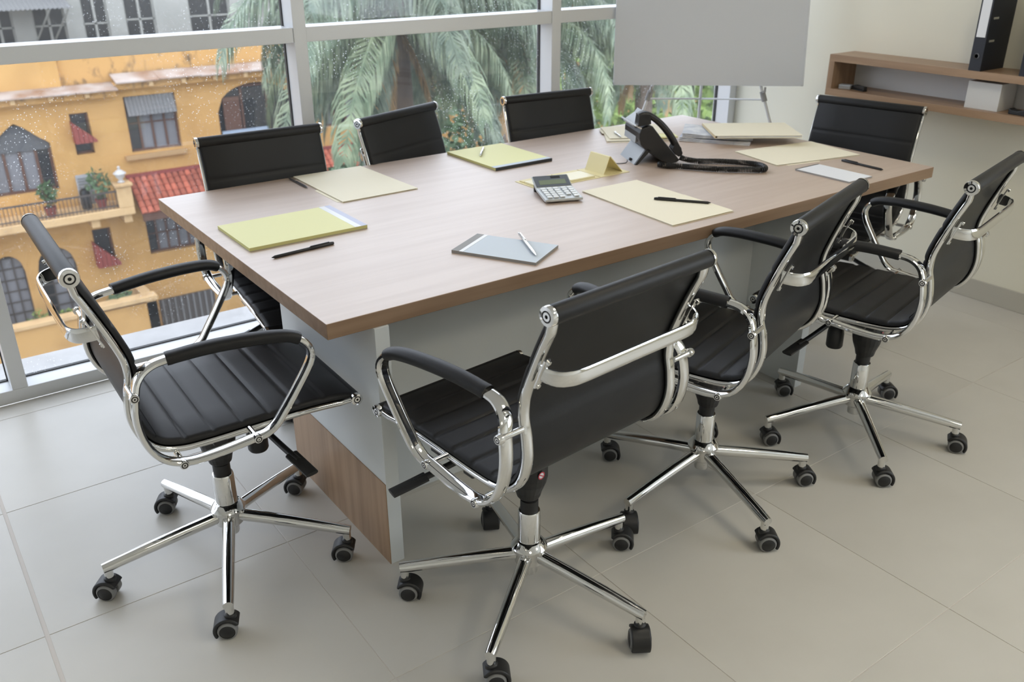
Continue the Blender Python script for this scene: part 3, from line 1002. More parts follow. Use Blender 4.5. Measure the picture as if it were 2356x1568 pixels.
MB().tube(coil, .0024, 5).build('coiled_cord', 'phone_black', ph, smooth=60)
lc = catmull([(1.655, .765, .760), (1.64, .755, .7525), (1.60, .77, .7525), (1.58, .83, .7525), (1.62, .90, .7525)], .01)
MB().tube([to_phone(*p) for p in lc], .0018, 6).build('line_cable', 'pen_grey', ph, smooth=60)

# ================================================================== WHITEBOARD AND EASEL
BL = Vector((2.296, 1.572, .89)); BR = Vector((3.006, .982, .89))
bx = (BR - BL).normalized(); bn = Vector((bx.y, -bx.x, 0))            # bn points to the room
tl = math.radians(11)
bu = Vector((0, 0, math.cos(tl))) - bn * math.sin(tl)
bf = bx.cross(bu)
BW = (BR - BL).length; BH = .66
Mb = Matrix((( bx.x, bu.x, bf.x, BL.x), (bx.y, bu.y, bf.y, BL.y), (bx.z, bu.z, bf.z, BL.z), (0, 0, 0, 1)))   # local x right, y up, z to the room
wb = empty('whiteboard'); wb.matrix_world = Mb
tag(wb, 'large grey white presentation board leaning on the easel in the corner', 'board')
MB().box((.004, .004, -.016), (BW - .004, BH - .004, -.001)).build('panel', 'board_white', wb)
k = MB()
for a, b in (((0, 0), (BW, .009)), ((0, BH - .009), (BW, BH)), ((0, 0), (.009, BH)), ((BW - .009, 0), (BW, BH))):
    k.box((a[0], a[1], -.018), (b[0], b[1], .001))
k.build('frame', 'board_white', wb)
ez_ = empty('easel'); ez_.matrix_world = Matrix.Translation((2.66, 1.28, 0))
tag(ez_, 'silver tripod easel holding the white board', 'easel')
O = Vector((2.66, 1.28, 0))
def bp(x, y, z):
    return Mb @ Vector((x, y, z)) - O
apex = bp(BW / 2, .80, -.045)
lt = bp(.185, -.03, -.030); rt = bp(.735, -.03, -.030)
def foot(t):
    d = (t - apex); return apex + d * (apex.z / -d.z)
fl, fr = foot(lt), foot(rt)
fl.y += 0.0
rear = Vector((2.80, 1.46, 0)) - O
for nm, f_ in (('front_leg', fl), ('front_leg', fr), ('rear_leg', rear)):
    k = MB().cyl(f_, apex + (f_ - apex) * .42, .0075, n=12)
    k.cyl(apex + (f_ - apex) * .45, apex, .0095, n=12)
    k.cyl(f_, f_ + Vector((0, 0, .03)), .012, n=12)
    k.build(nm, 'alu', ez_, smooth=40)
mid = apex + (rear - apex) * (( apex.z - .79) / apex.z)
k = MB().cyl(lt - Vector((0, 0, .035)), mid, .0045, n=8); k.cyl(rt - Vector((0, 0, .035)), mid, .0045, n=8)
k.build('spreader', 'alu', ez_, smooth=40)
for t in (lt, rt):
    d = (t - apex).normalized()
    k = MB().cyl(t - d * .005, t + d * .045, .0135, n=12)
    b0 = t + bf * .0
    k.cyl(t + Vector((0, 0, -.002)), t + bf * .055 + Vector((0, 0, .004)), .006, n=8)
    k.cyl(t + bf * .052 + Vector((0, 0, -.002)), t + bf * .056 + Vector((0, 0, .022)), .005, n=8)
    k.build('board_clamp', 'grey_board', ez_, smooth=40)
MB().lathe([(.02, -.03), (.024, -.02), (.024, .02), (.012, .03)], 14, Matrix.Translation(apex)).build('apex_joint', 'grey_board', ez_, smooth=40)

# ================================================================== WALL SHELF AND WHAT STANDS ON IT
SX = 3.095; SYL, SYR = .918, -1.30
sh = empty('wall_shelf', (X1, SYL, .85))
tag(sh, 'long open wooden box shelf mounted on the cream wall', 'shelf')
d_ = SX - X1; Ls = SYR - SYL
MB().box((d_, Ls, .158), (0, 0, .190)).build('top_board', 'wood_y', sh, bevel=.001)
MB().box((d_, Ls, 0), (0, 0, .032)).build('bottom_board', 'wood_y', sh, bevel=.001)
MB().box((d_, -.030, .032), (0, 0, .158)).build('end_board', 'wood_z', sh, bevel=.001)
MB().box((d_, Ls, .032), (0, Ls + .030, .158)).build('end_board', 'wood_z', sh, bevel=.001)
MB().box((-.012, Ls + .03, .032), (-.002, -.030, .158)).build('back_board', 'shelf_back', sh)
ZS = 1.040
def binder(y0, label):
    e = empty('ring_binder', (SX + .004, y0, ZS))
    tag(e, label, 'binder', 'binders on the wall shelf')
    Wd, Hh, Dp = .052, .33, .185
    MB().box((0, -.0035, 0), (Dp, 0, Hh)).build('cover', 'binder_navy', e)
    MB().box((0, -Wd, 0), (Dp, -Wd + .0035, Hh)).build('cover', 'binder_navy', e)
    sp = MB().box((-.003, -Wd, 0), (.001, 0, Hh)).build('spine', 'binder_navy', e, bevel=.001)
    MB().box((.012, -Wd + .006, .004), (Dp - .012, -.006, Hh - .012)).build('paper_block', 'grey_board', e)
    MB().box((-.0042, -Wd + .007, .135), (-.0030, -.007, .300)).build('spine_label', 'white_paper', sp)
    k = MB().lathe([(.008, 0), (.0125, 0), (.0125, .0025), (.008, .0025), (.008, 0)], 18, Matrix.Translation((-.0035, -Wd/2, .060)) @ Matrix.Rotation(-PI/2, 4, 'Y'))
    k.build('finger_ring', 'chrome', sp, smooth=40)
    for z in (.115, .205):
        MB().box((.020, -Wd - .0012, z), (.062, -Wd + .0004, z + .009)).build('slot_rivet', 'steel', e, bevel=.001)
    return e
binder(.232, 'navy lever arch binder with white spine label on the wall shelf')
binder(.018, 'navy lever arch binder at the right picture edge on the shelf')
e = empty('white_carton', (SX + .035, .165, .882))
tag(e, 'plain white carton standing inside the wall shelf', 'box')
MB().box((0, -.075, 0), (.13, .070, .112)).build('carton_body', 'carton_grey', e, bevel=.001)
MB().box((-.0006, -.074, .085), (.0, .069, .1118)).build('lid_flap', 'carton_grey', e)
e = empty('board_eraser', (SX + .055, .845, .882), .3)
tag(e, 'small board eraser with pale felt at the shelf left end', 'eraser')
MB().box((-.02, -.028, 0), (.02, .028, .012)).build('felt_pad', 'grey_board', e, bevel=.002)
MB().box((-.02, -.028, .012), (.02, .028, .020)).build('grip', 'phone_grey', e, bevel=.002)
e = empty('stapler', (SX + .06, .775, .882), 1.3)
tag(e, 'small black stapler lying deep in the shelf beside the eraser', 'stapler')
MB().box((-.045, -.012, 0), (.045, .012, .006)).build('base', 'black_plastic', e, bevel=.002)
MB().prism([(-.045, .006), (-.045, .022), (.02, .024), (.045, .014), (.045, .010)], -.010, .010, 'y').build('arm', 'phone_black', e, bevel=.002)
e = empty('tape_dispenser', (SX + .045, -.02, .882), 1.5)
tag(e, 'black tape dispenser in the shelf at the right picture edge', 'tape dispenser')
MB().prism([(-.06, 0), (.06, 0), (.06, .024), (.045, .018), (.02, .016), (-.02, .030), (-.05, .028), (-.06, .016)], -.02, .02, 'y').build('body', 'black_plastic', e, bevel=.003)
MB().lathe([(.012, -.009), (.026, -.009), (.026, .009), (.012, .009)], 18, Matrix.Translation((-.025, 0, .034)) @ Matrix.Rotation(PI/2, 4, 'X')).build('tape_roll', 'grey_board', e, smooth=40)

# ================================================================== OUTSIDE: THE YELLOW HOUSE ACROSS THE STREET
YF = 22.0
GZ = -9.2
g = MB().box((-60, 1.95, GZ - .3), (220, 160, GZ)).build('trim_2', 'street_asphalt')
tag(g, 'grey street surface far below the window', 'street', kind='structure')
bw_ = MB().box((X0 - 3.0, 1.66, GZ), (X1 + 3.0, 1.90, -0.30)).build('wall_front', 'concrete')
tag(bw_, 'own building front below the window ledge', 'wall', kind='structure')

house = empty('yellow_house', (0, YF, GZ))
tag(house, 'yellow stucco house with arches, balcony and rusty eaves across the street', 'building')
HZ = -GZ                                     # house-local: y=0 facade, z=0 street
def hz(z): return z + HZ
def opening_cells(x0, x1, z0, z1, ops):
    xs = sorted({x0, x1, *[o[0] for o in ops], *[o[1] for o in ops]})
    zs = sorted({z0, z1, *[o[2] for o in ops], *[o[3] for o in ops]})
    xs = [x for x in xs if x0 <= x <= x1]; zs = [z for z in zs if z0 <= z <= z1]
    for j in range(len(zs) - 1):
        run = None
        for i in range(len(xs) - 1):
            cx, cz = (xs[i] + xs[i+1]) / 2, (zs[j] + zs[j+1]) / 2
            hole = any(o[0] < cx < o[1] and o[2] < cz < o[3] for o in ops)
            if hole:
                if run: yield run; run = None
            else:
                run = (run[0], xs[i+1], zs[j], zs[j+1]) if run else (xs[i], xs[i+1], zs[j], zs[j+1])
        if run: yield run

ARCHES = [(1.42, 2.80, -4.14, -2.48, -3.02), (6.92, 9.05, -3.60, -2.07, -2.75), (.93, 1.63, -7.40, -5.57, -6.05), (1.90, 2.80, -7.40, -5.56, -6.10)]
RECTS = [(3.33, 3.76, -3.38, -2.39), (4.62, 5.88, -3.50, -2.12), (3.30, 3.75, -6.20, -5.28), (4.62, 6.25, -6.20, -5.19),
         (9.9, 11.0, -3.50, -2.12), (12.2, 13.3, -3.50, -2.12), (7.2, 8.4, -6.9, -5.3), (9.6, 10.8, -6.9, -5.3), (12.2, 13.4, -6.9, -5.3),
         (-1.6, -.4, -3.50, -2.12), (-5.0, -3.8, -3.50, -2.12), (-9.4, -8.2, -3.50, -2.12), (-14.0, -12.8, -3.50, -2.12), (-2.2, -1.0, -6.9, -5.3), (-6.4, -5.2, -6.9, -5.3), (-11.5, -10.3, -6.9, -5.3)]
ops = [a[:4] for a in ARCHES] + RECTS
k = MB()
for (a, b, c, d) in opening_cells(-20.0, 13.6, GZ, -1.85, ops):
    k.box((a, 0, hz(c)), (b, .32, hz(d)))
k.box((-20.0, .32, hz(GZ)), (-19.7, 8.0, hz(-1.85))); k.box((13.3, .32, hz(GZ)), (13.6, 8.0, hz(-1.85)))
k.box((-20.0, 7.7, hz(GZ)), (13.6, 8.0, hz(-1.85)))
def arch_curve(x0, x1, zs, zt, ogee, n=14):
    cx, hw = (x0 + x1) / 2, (x1 - x0) / 2
    pts = []
    for i in range(n + 1):
        t = -1 + 2 * i / n
        if ogee:
            h = (math.cos(t * PI / 2) ** .8) * .55 + .45 * max(0, 1 - abs(t) * 1.5) if abs(t) < 1 else 0
            h = min(1, h)
        else:
            h = math.sqrt(max(0, 1 - t * t))
        pts.append((cx + t * hw, zs + (zt - zs) * h))
    return pts
for qi, (x0, x1, z0, z1, zs) in enumerate(ARCHES):
    cv = arch_curve(x0, x1, zs, z1, qi == 0)
    for i in range(len(cv) - 1):
        (xa, za), (xb, zb) = cv[i], cv[i+1]
        k.prism([(xa, hz(za)), (xb, hz(zb)), (xb, hz(z1)), (xa, hz(z1))], 0, .32, 'y')
k.build('facade_wall', 'stucco_yellow', house)

def hbox(name, m, a, b, parent=house, bev=None):
    return MB().box((a[0], a[1], hz(a[2])), (b[0], b[1], hz(b[2]))).build(name, m, parent, bevel=bev)
# parapets behind the eaves
hbox('parapet', 'stucco_stained', (3.30, .15, -1.95), (13.6, .45, -1.10))
hbox('parapet', 'stucco_yellow', (-20.0, .02, -2.05), (3.30, .45, -1.02))
hbox('flat_roof', 'concrete', (-20.0, .45, -1.95), (13.6, 8.0, -1.70))
# rusty metal eaves, each sheet its own piece
def eave(x0, x1, z_in, z_out, dep, n):
    w_ = (x1 - x0) / n
    for i in range(n):
        a, b = x0 + w_ * i, x0 + w_ * (i + 1) + .02
        dz = random.uniform(-.015, .015)
        vs = []
        MB().prism([(0.06, hz(z_in)), (-dep, hz(z_out + dz)), (-dep, hz(z_out + dz - .03)), (0.06, hz(z_in - .03))], a, b, 'x').build('eave_sheet', 'rusty_sheet', house)
eave(-20.0, 4.42, -1.74, -1.84, .50, 26)
eave(4.42, 13.6, -1.56, -1.70, .48, 9)
hbox('eave_beam', 'stucco_stained', (-20.0, -.30, -2.04), (4.42, 0.0, -1.88))
hbox('eave_beam', 'stucco_stained', (4.42, -.28, -1.90), (13.6, 0.0, -1.74))
for x in [-.3, .5, 1.3, 2.1, 2.9, 3.7, 5.2, 6.0, 6.8, 7.6, 8.4]:
    hbox('eave_bracket', 'stucco_trim', (x, -.40, -2.0 if x < 4.4 else -1.86), (x + .10, 0, -1.88 if x < 4.4 else -1.74))

def window(x0, x1, z0, z1, cols, rows, curtain=None, frame='brown_frame', fr=.05, y=.16, pane='dark_pane', ztop=None):
    k = MB()
    k.box((x0, y - .03, hz(z0)), (x0 + fr, y + .05, hz(z1))); k.box((x1 - fr, y - .03, hz(z0)), (x1, y + .05, hz(z1)))
    k.box((x0, y - .03, hz(z0)), (x1, y + .05, hz(z0) + fr)); k.box((x0, y - .03, hz(z1) - fr), (x1, y + .05, hz(z1)))
    for c in range(1, cols):
        x = x0 + (x1 - x0) * c / cols
        k.box((x - fr * .5, y - .02, hz(z0)), (x + fr * .5, y + .04, hz(z1)))
    for r in range(1, rows):
        z = z0 + (z1 - z0) * r / rows
        k.box((x0, y - .015, hz(z) - .015), (x1, y + .03, hz(z) + .015))
    f = k.build('window', frame, house)
    for c in range(cols):
        a = x0 + (x1 - x0) * c / cols; b = x0 + (x1 - x0) * (c + 1) / cols
        m = pane if (curtain is None or c not in curtain) else 'curtain_grey'
        MB().box((a, y + .02, hz(z0)), (b, y + .028, hz(z1))).build('pane', m, f)
    MB().box((x0 - .02, .30, hz(z0) - .02), (x1 + .02, .34, hz(z1) + .02)).build('dark_interior', 'dark_room', f)
    return f
window(1.42, 2.80, -4.14, -2.60, 4, 1, (0, 1, 2), fr=.06)
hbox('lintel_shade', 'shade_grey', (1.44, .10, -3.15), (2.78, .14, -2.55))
window(3.33, 3.76, -3.38, -2.39, 1, 1)
window(4.62, 5.88, -3.50, -2.12, 4, 2, (1, 2, 3), fr=.05)
window(6.92, 9.05, -3.60, -2.12, 3, 1, fr=.06)
hbox('arch_banner', 'banner_blue', (6.98, .02, -3.52), (8.25, .06, -3.26))
hbox('arch_shutter', 'brown_frame', (7.10, .08, -3.58), (7.55, .12, -2.40))
window(.93, 1.63, -7.40, -5.65, 3, 6, (0, 1, 2), frame='iron', fr=.03, pane='curtain_grey')
window(1.90, 2.80, -7.40, -5.65, 3, 6, (1, 2), frame='iron', fr=.03)
window(3.30, 3.75, -6.20, -5.28, 1, 1)
window(4.62, 6.25, -6.20, -5.19, 6, 2, (1, 2, 3, 4, 5), fr=.05)
for r in RECTS[4:]:
    window(*r, 3, 2, (0, 2))
# sill, gate, door
hbox('window_sill', 'stucco_ochre', (4.42, -.14, -3.66), (5.95, .05, -3.55), bev=.01)
gt = hbox('garage_gate', 'iron', (4.60, -.06, GZ), (6.10, .02, -7.50))
for i in range(9):
    MB().box((4.66 + i * .165, -.09, hz(GZ)), (4.70 + i * .165, -.06, hz(-7.5))).build('gate_bar', 'grey_sheet', gt)
dr = hbox('louvre_door', 'white_door', (3.18, -.04, -4.80), (3.56, .02, -3.86))
for i in range(12):
    MB().box((3.22, -.055, hz(-4.74 + i * .07)), (3.52, -.04, hz(-4.70 + i * .07))).build('louvre_slat', 'grey_sheet', dr)
# awnings
aw = []
k = MB()
for i in range(13):
    a = 4.66 + i * .0915
    k.prism([(a, 0), (a + .045, .035), (a + .0915, 0), (a + .0915, -.012), (a + .045, .023), (a, -.012)], -.48, 0, 'y',
            M=Matrix.Translation((0, .06, hz(-2.14))) @ Matrix.Rotation(1.18, 4, 'X'))
k.build('corrugated_awning', 'grey_sheet', house, smooth=30)
def red_awning(x0, z0, w_, h_):
    k = MB()                                   # a side-hung metal hood, ribbed along its slope
    n = 5
    for i in range(n):
        xa, xb = x0 + w_ * i / n + .004, x0 + w_ * (i + 1) / n - .004
        za, zb = z0 - h_ * i / n, z0 - h_ * (i + 1) / n
        k.prism([(xa, hz(za)), (xb, hz(zb)), (xb, hz(z0 - h_ * 1.12)), (xa, hz(z0 - h_ * 1.12))], -.30 + (.012 if i % 2 else 0), 0, 'y')
    k.build('red_awning', 'red_awning', house)
red_awning(3.31, -2.55, .50, .46)
red_awning(3.24, -5.55, .56, .60)
# balcony
BY = -.85
sb = (21.15 + 1.80) / (22 + 1.80)
def bal(x, z):      # a point seen on the facade plane, moved to the balcony front plane
    return (-.766 + (x + .766) * sb, 1.587 + (z - 1.587) * sb)
bx1, bz0 = bal(4.40, -5.04); _, bz1 = bal(4.40, -4.84)
hbox('balcony_slab', 'stucco_trim', (-20.0, BY - .06, bz0), (bx1 + .02, 0, bz1), bev=.02)
for x in (.6, 1.9, 3.2, bx1 - .25):
    hbox('balcony_corbel', 'stucco_trim', (x, BY + .05, bz0 - .22), (x + .20, 0, bz0), bev=.02)
_, rz0 = bal(0, -4.78); _, rz1 = bal(0, -4.40)
k = MB()
k.box((-20, BY - .015, hz(rz1) - .02), (bx1 - .30, BY + .015, hz(rz1) + .02)); k.box((-20, BY - .012, hz(rz0)), (bx1 - .30, BY + .012, hz(rz0) + .025))
x = -10.0
while x < bx1 - .32:
    k.cyl((x, BY, hz(bz1)), (x, BY, hz(rz1)), .009, n=5); x += .085
k.build('balcony_railing', 'iron', house)
hbox('balcony_pillar', 'stucco_trim', (bx1 - .33, BY - .06, bz1), (bx1 + .02, BY + .26, bal(0, -4.30)[1]), bev=.015)
hbox('pillar_cap', 'stucco_trim', (bx1 - .37, BY - .10, bal(0, -4.30)[1]), (bx1 + .06, BY + .30, bal(0, -4.22)[1]), bev=.015)
# clay tile roof over the lower floor
RY, RZ0, RZ1 = -1.0, -4.10, -4.84
rd = Vector((0, RY, RZ1 - RZ0)); rl = rd.length
roof = MB().prism([(0.0, hz(RZ0)), (RY, hz(RZ1)), (RY, hz(RZ1) - .06), (0, hz(RZ0) - .06)], 4.36, 13.6, 'x').build('tile_roof', 'brown_frame', house)
hbox('roof_ridge', 'red_awning', (4.34, -.10, -4.10), (13.6, .0, -4.02))
hbox('roof_fascia', 'brown_frame', (4.36, RY - .03, RZ1 - .16), (13.6, RY + .03, RZ1 - .05))
def tile_shape(k, M):
    n = 6; vs = []
    for j, (yy, rr) in enumerate(((0, .066), (-.24, .078))):
        for i in range(n + 1):
            a = PI * i / n
            vs.append(M @ Vector((rr * math.cos(a), yy, rr * .75 * math.sin(a) + .004 + (.012 if j else 0))))
    k.add(vs, [(i, i + 1, n + 2 + i, n + 1 + i) for i in range(n)] + [tuple(range(n + 1, 2*n + 2))])
ang = math.atan2(RZ1 - RZ0, RY)              # slope in the y-z plane
slope = math.atan2(RZ0 - RZ1, -RY)
tproto = None
rest = MB()
for r in range(6):
    for c in range(58):
        xx = 4.44 + c * .158
        yy = RY * (r * .2 / rl * 1.0); zz = RZ0 + (RZ1 - RZ0) * (r * .2 / rl)
        M = Matrix.Translation((xx, yy, hz(zz) + .01)) @ Matrix.Rotation(slope, 4, 'X')
        if c < 14:
            if tproto is None:
                k = MB(); tile_shape(k, Matrix.Identity(4))
                tproto = t = k.build('roof_tile', 'roof_clay', roof, smooth=40)
            else:
                t = link_copy(tproto, roof)
            t.matrix_basis = M
        else:
            tile_shape(rest, M)
ro = rest.build('roof_tile_field', 'roof_clay', roof, smooth=40)
ro['kind'] = 'stuff'
# terrace wall and planter in front
st2 = (20.6 + 1.80) / (22 + 1.80)
def ter(x, z): return (-.766 + (x + .766) * st2, 1.587 + (z - 1.587) * st2)
ax, az = ter(2.62, -7.36); dx2, dz2 = ter(4.52, -7.34); px0, _ = ter(3.0, -7.3)
hbox('terrace_wall', 'stucco_yellow', (-20.0, -1.5, GZ), (dx2, -1.30, az - .10))
hbox('terrace_coping', 'stucco_trim', (-20.0, -1.56, az - .10), (px0, -1.24, az), bev=.01)
hbox('planter_coping', 'stucco_trim', (px0, -1.58, dz2 - .06), (dx2 + .03, -1.22, dz2 + .06), bev=.01)
hbox('planter_side', 'stucco_trim', (dx2 - .25, -1.5, GZ), (dx2, -.05, dz2 - .02))
hbox('terrace_floor', 'concrete', (-20.0, -1.3, -7.75), (dx2 - .25, 0, -7.62))
# the wing further right, mostly behind the palms
wing = empty('orange_house', (0, YF + 1.0, GZ))
tag(wing, 'orange house wing with clay roof half hidden behind the palms', 'building')
def wbx(name, m, a, b, par=wing): return MB().box((a[0], a[1], hz(a[2])), (b[0], b[1], hz(b[2]))).build(name, m, par)
wops = [(14.5 + i * 1.9, 15.5 + i * 1.9, -3.6, -2.3) for i in range(14)]
k = MB()
for (a, b, c, d) in opening_cells(13.65, 42.0, GZ, -1.85, wops):
    k.box((a, 0, hz(c)), (b, .3, hz(d)))
k.build('facade_wall', 'stucco_yellow', wing)
wbx('upper_wall', 'stucco_yellow', (13.65, 1.2, -2.0), (42.0, 1.5, -.6))
k = MB().prism([(1.2, hz(-1.45)), (-.35, hz(-1.95)), (-.35, hz(-2.02)), (1.2, hz(-1.55))], 13.65, 42.0, 'x').build('clay_roof', 'roof_clay', wing)
for (a, b, c, d) in wops:
    f = MB().box((a, .08, hz(c)), (a + .06, .16, hz(d))).box((b - .06, .08, hz(c)), (b, .16, hz(d))).box((a, .08, hz(c)), (b, .16, hz(c) + .06)).box(((a+b)/2 - .03, .08, hz(c)), ((a+b)/2 + .03, .16, hz(d))).build('window', 'brown_frame', wing)
    MB().box((a, .13, hz(c)), (b, .14, hz(d))).build('pane', 'curtain_grey', f)

# ---- grey building behind
YG = 32.0
gb = empty('grey_building', (0, YG, GZ))
tag(gb, 'pale grey apartment building with dark windows behind the yellow house', 'building')
gops = [(4.58, 5.55, -1.80, .9), (6.08, 6.90, -1.80, .9), (7.44, 8.44, -1.74, .9), (9.62, 11.10, -1.74, .9), (12.6, 14.0, -1.74, .9), (3.2, 4.0, -1.8, -.7), (15.4, 16.8, -1.74, .9)] + [(-19.5 + i * 2.1, -18.4 + i * 2.1, -1.78, .9) for i in range(10)]
k = MB()
for (a, b, c, d) in opening_cells(-24, 20, GZ, 3.2, gops):
    k.box((a, 0, hz(c)), (b, .3, hz(d)))
k.build('facade_wall', 'house_grey', gb)
for (a, b, c, d) in gops:
    f = MB().box((a, .10, hz(c)), (a + .05, .18, hz(d))).box((b - .05, .10, hz(c)), (b, .18, hz(d))).box(((a+b)/2 - .04, .10, hz(c)), ((a+b)/2 + .04, .18, hz(d))).box((a, .10, hz(c) + .55), (b, .18, hz(c) + .60)).build('window', 'house_grey', gb)
    MB().box((a, .15, hz(c)), (b, .16, hz(d))).build('pane', 'dark_pane', f)
k = MB()
for i in range(22):
    a = 2.7 + i * .13
    k.prism([(a, 0), (a + .065, .045), (a + .13, 0), (a + .13, -.012), (a + .065, .033), (a, -.012)], -1.5, 0, 'y', M=Matrix.Translation((0, 0, hz(-.28))) @ Matrix.Rotation(.22, 4, 'X'))
aw_ = k.build('corrugated_awning', 'grey_sheet', gb, smooth=30)
k = MB()
for x in (4.9, 5.45):
    k.cyl((x, -1.35, hz(-.62)), (x - .35, -.02, hz(-1.7)), .03, n=6); k.cyl((x, -1.35, hz(-.62)), (x + .1, -.02, hz(-1.0)), .03, n=6)
k.build('awning_strut', 'house_grey', gb)

# ---- small things on the house
pxx = bx1 - .155
pz = bal(0, -4.22)[1]
e = empty('garden_urn', (pxx, YF + BY + .10, pz))
tag(e, 'small white lantern urn on the balcony end pillar', 'urn')
MB().lathe([(.08, 0), (.09, .02), (.05, .05), (.055, .09), (.11, .15), (.12, .21), (.10, .22)], 16).build('bowl', 'urn_white', e, smooth=40)
MB().lathe([(.155, .22), (.15, .235), (.07, .30), (.035, .31), (.03, .36), (.04, .38), (.0, .41)], 16).build('lid', 'urn_white', e, smooth=40)

def leaf_cloud(n, rx, ry, rz, size, rnd_, long=2.0, cx=0, cz=0):
    k = MB()
    for _ in range(n):
        while True:
            p = Vector((rnd_.uniform(-1, 1), rnd_.uniform(-1, 1), rnd_.uniform(-1, 1)))
            if .25 < p.length < 1: break
        c = Vector((p.x * rx + cx, p.y * ry, p.z * rz + cz))
        d = Vector((rnd_.gauss(0, 1), rnd_.gauss(0, 1), rnd_.gauss(0, .7))).normalized()
        s_ = d.orthogonal().normalized()
        q = Matrix.Rotation(rnd_.uniform(0, 6.28), 3, d) @ s_
        l = size * rnd_.uniform(.6, 1.3)
        k.add([c - d * l * .5, c + q * l / long * .5, c + d * l * .5, c - q * l / long * .5], [(0, 1, 2, 3)])
    return k
def potted(x, y, z, h, label, m, nm='potted_plant', rx=.22):
    e = empty(nm, (x, y, z))
    tag(e, label, 'plant')
    R3 = random.Random(int(x * 100) + 3)
    MB().lathe([(.09, 0), (.13, .20), (.145, .20), (.145, .24), (.12, .24), (.11, .20)], 14).build('pot', 'red_awning', e, smooth=40)
    k = MB()
    for i in range(5):
        k.tube([(R3.uniform(-.03, .03), R3.uniform(-.03, .03), .2), (R3.uniform(-.1, .1), R3.uniform(-.1, .1), .2 + h * .5), (R3.uniform(-.2, .2), R3.uniform(-.2, .2), .2 + h * .9)], .01, 5)
    k.build('stem', 'bark', e)
    leaf_cloud(160, rx, rx, h * .5, .15, R3, cz=.25 + h * .5).build('foliage', m, e)
bb = bz1
potted(bal(2.62, 0)[0] - .1, YF + BY + .22, bb, .62, 'leafy potted plant by the balcony railing middle', 'leaf_green')
potted(bal(3.72, 0)[0], YF + BY + .25, bb, .75, 'bushy potted plant beside the balcony end pillar', 'leaf_green', rx=.28)
e = empty('black_water_jug', (bal(3.40, 0)[0], YF + BY + .45, bb))
tag(e, 'black upright water drum on the balcony by the louvre door', 'drum')
MB().lathe([(.11, 0), (.12, .04), (.12, .40), (.10, .46), (.05, .49), (.05, .52)], 16).build('drum_body', 'black_plastic', e, smooth=40)
MB().lathe([(.056, .52), (.056, .55), (.03, .555)], 14).build('lid', 'grey_sheet', e, smooth=40)
def shrub(x, y, z, r, h, label, m, n=320, size=.16):
    e = empty('shrub', (x, y, z))
    tag(e, label, 'shrub')
    R3 = random.Random(int(x * 77) + 5)
    k = MB()
    for i in range(6):
        k.tube([(0, 0, 0), (R3.uniform(-.3, .3) * r, R3.uniform(-.3, .3) * r, h * .4), (R3.uniform(-.7, .7) * r, R3.uniform(-.7, .7) * r, h * .8)], .018, 5)
    k.build('stem', 'bark', e)
    leaf_cloud(n, r, r, h * .5, size, R3, cz=h * .55).build('foliage', m, e)
shrub(ter(4.0, 0)[0] - .25, YF - 1.05, -7.62, .42, .95, 'round green shrub growing in the planter corner of the terrace', 'leaf_green', 420)
shrub(ter(2.35, 0)[0], YF - 1.02, -7.62, .45, .75, 'light green shrub in front of the second arched terrace door', 'leaf_lime', 260, .14)
shrub(ter(1.35, 0)[0] + .35, YF - .95, -7.62, .28, .9, 'thin light green shrub between the two arched terrace doors', 'leaf_lime', 150, .14)

# ---- palms
def frond_mesh(name, L, e0, e1, mat_, seed, leaf=.55, drop=.55, mess=1.0):
    R3 = random.Random(seed)
    n = 26
    p = Vector((0, 0, 0)); path = [p.copy()]
    dirs = []
    for i in range(n):
        t = i / (n - 1)
        a = e0 + (e1 - e0) * (t ** 1.15)
        d = Vector((math.cos(a), 0, math.sin(a)))
        dirs.append(d)
        p = p + d * (L / n); path.append(p.copy())
    k = MB().tube(path, .022, 5, scales=[1.2 - 1.0 * i / n for i in range(n + 1)])
    m = 110
    for i in range(m):
        t = .10 + .90 * i / (m - 1)
        f = t * n; i0 = min(int(f), n - 1)
        c = path[i0].lerp(path[i0 + 1], f - i0)
        d = dirs[min(i0, n - 1)]
        ll = leaf * (math.sin(PI * (.12 + .80 * t)) ** .7) * R3.uniform(.85, 1.1)
        for sgn in (-1, 1):
            out = (Vector((0, sgn, 0)) * R3.uniform(.6, .85) + d * R3.uniform(.55, .8) + Vector((0, 0, R3.uniform(-.55, .15)))).normalized()
            o2 = (out * .75 + Vector((0, 0, -drop * R3.uniform(.8, 1.3)))).normalized()
            o3 = (o2 * .7 + Vector((0, 0, -drop * R3.uniform(.8, 1.4)))).normalized()
            w = d.cross(out).cross(out).normalized() * .0105
            q0 = c; q1 = c + out * ll * .35; q2 = q1 + o2 * ll * .35; q3 = q2 + o3 * ll * .30
            k.add([q0 - w * .6, q0 + w * .6, q1 + w, q1 - w, q2 + w * .8, q2 - w * .8, q3], [(0, 1, 2, 3), (3, 2, 4, 5), (5, 4, 6)])
    o = k.build(name, mat_)
    col.objects.unlink(o)
    return o
FR = [frond_mesh('frond', 2.7, 1.05, -1.15, 'leaf_palm', 1, .6, 1.1), frond_mesh('frond', 2.7, .65, -1.40, 'leaf_palm', 2, .62, 1.4), frond_mesh('frond', 2.6, .15, -1.48, 'leaf_palm_light', 3, .62, 1.6),
      frond_mesh('frond', 2.2, -.45, -1.52, 'leaf_palm', 4, .55, 1.6), frond_mesh('frond', 1.7, -1.0, -1.55, 'leaf_dry', 5, .40, .9)]
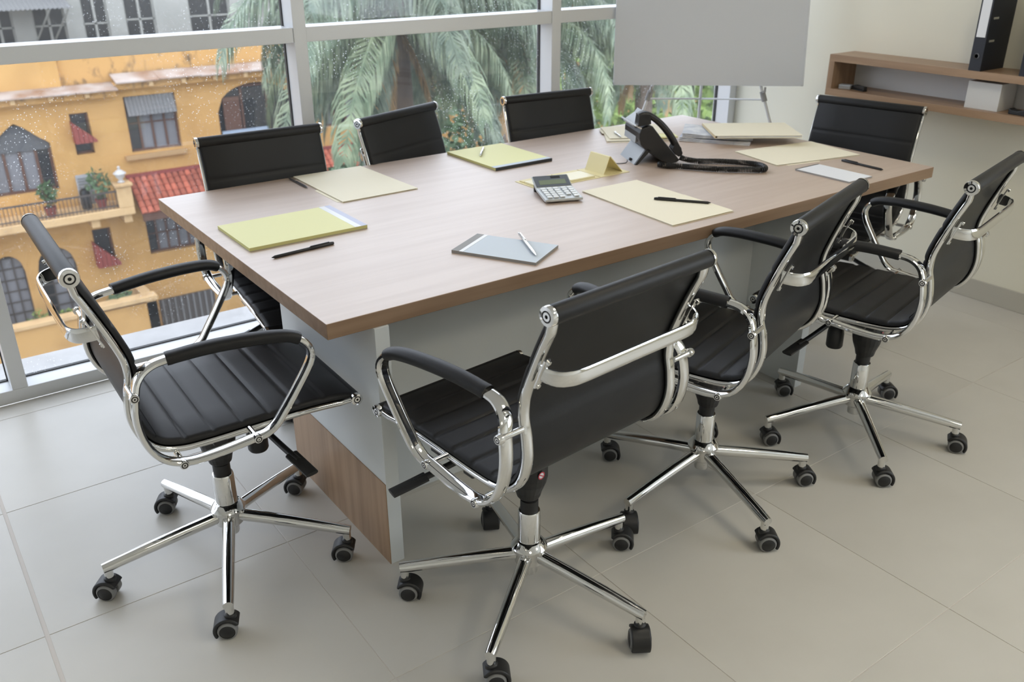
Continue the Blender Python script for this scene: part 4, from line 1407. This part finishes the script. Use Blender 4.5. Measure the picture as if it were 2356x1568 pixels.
def palm(x, y, z, label, seed, sc=1.0, counts=(6, 8, 8, 6, 5)):
    e = empty('palm_tree', (x, y, GZ))
    tag(e, label, 'palm tree', 'palms in front of the window')
    R3 = random.Random(seed)
    H = z - GZ
    tr = [(math.sin(i * .35 + seed) * .08, math.cos(i * .3) * .06, H * i / 14) for i in range(15)]
    MB().tube(tr, .17, 10, scales=[1.25 - .35 * i / 14 + (.06 if i % 2 else 0) for i in range(15)]).build('trunk', 'bark', e, smooth=60)
    top = tr[-1]
    for v, cnt in enumerate(counts):
        a0 = R3.uniform(0, 6.28)
        for i in range(cnt):
            f = FR[v].copy(); col.objects.link(f); f.parent = e
            s_ = sc * R3.uniform(.88, 1.12)
            f.location = (top[0], top[1], top[2] - .05 * v)
            f.rotation_euler = (R3.uniform(-.25, .25), R3.uniform(-.12, .12), a0 + 2 * PI * i / cnt + R3.uniform(-.25, .25))
            f.scale = (s_, s_, s_)
palm(5.15, 9.0, .75, 'tall palm with drooping fronds behind the left window chairs', 11, counts=(7, 9, 9, 7, 3))
palm(8.0, 10.0, .55, 'tall palm behind the middle window chair', 12)
palm(11.2, 10.5, .35, 'tall palm behind the white board', 13)
palm(6.9, 12.5, .10, 'smaller palm deeper back between the two tall palms', 14, .95)
palm(10.0, 13.5, .35, 'smaller palm far back beside the mullion near the board', 15, 1.0)
def tree(x, y, zc, rx, rz, label, m, n=1500, size=.34):
    e = empty('tree', (x, y, GZ))
    tag(e, label, 'tree', 'trees behind the palms')
    R3 = random.Random(int(x * 31))
    MB().tube([(0, 0, 0), (.1, .05, (zc - GZ) * .5), (0, 0, zc - GZ)], .16, 8, scales=[1.2, .9, .5]).build('trunk', 'bark', e)
    leaf_cloud(n, rx, rx * .8, rz, size, R3, cz=zc - GZ).build('crown', m, e)
tree(14.3, 14.8, -3.0, 2.2, 2.3, 'bright green tree at the right behind the easel legs', 'leaf_lime', 1800)
tree(9.2, 16.5, -4.6, 2.3, 2.0, 'dark green tree in front of the clay roof middle', 'leaf_green', 1700)
tree(12.6, 17.5, -3.6, 2.2, 2.4, 'dark green tree between orange wing and palms', 'leaf_green', 1700)
tree(17.5, 17.0, -2.2, 2.8, 2.9, 'large dark green tree at the far right behind the board', 'leaf_green', 2000)
tree(21.5, 19.0, -2.0, 2.8, 2.9, 'pale green tree farthest right outside the window', 'leaf_lime', 1600)
tree(26.0, 18.5, -2.4, 3.0, 3.0, 'dark green tree right of the pale one at the window corner', 'leaf_green', 1700)
tree(17.6, 13.6, -2.4, 2.0, 2.6, 'low lime green tree seen past the easel rear leg', 'leaf_lime', 1500)
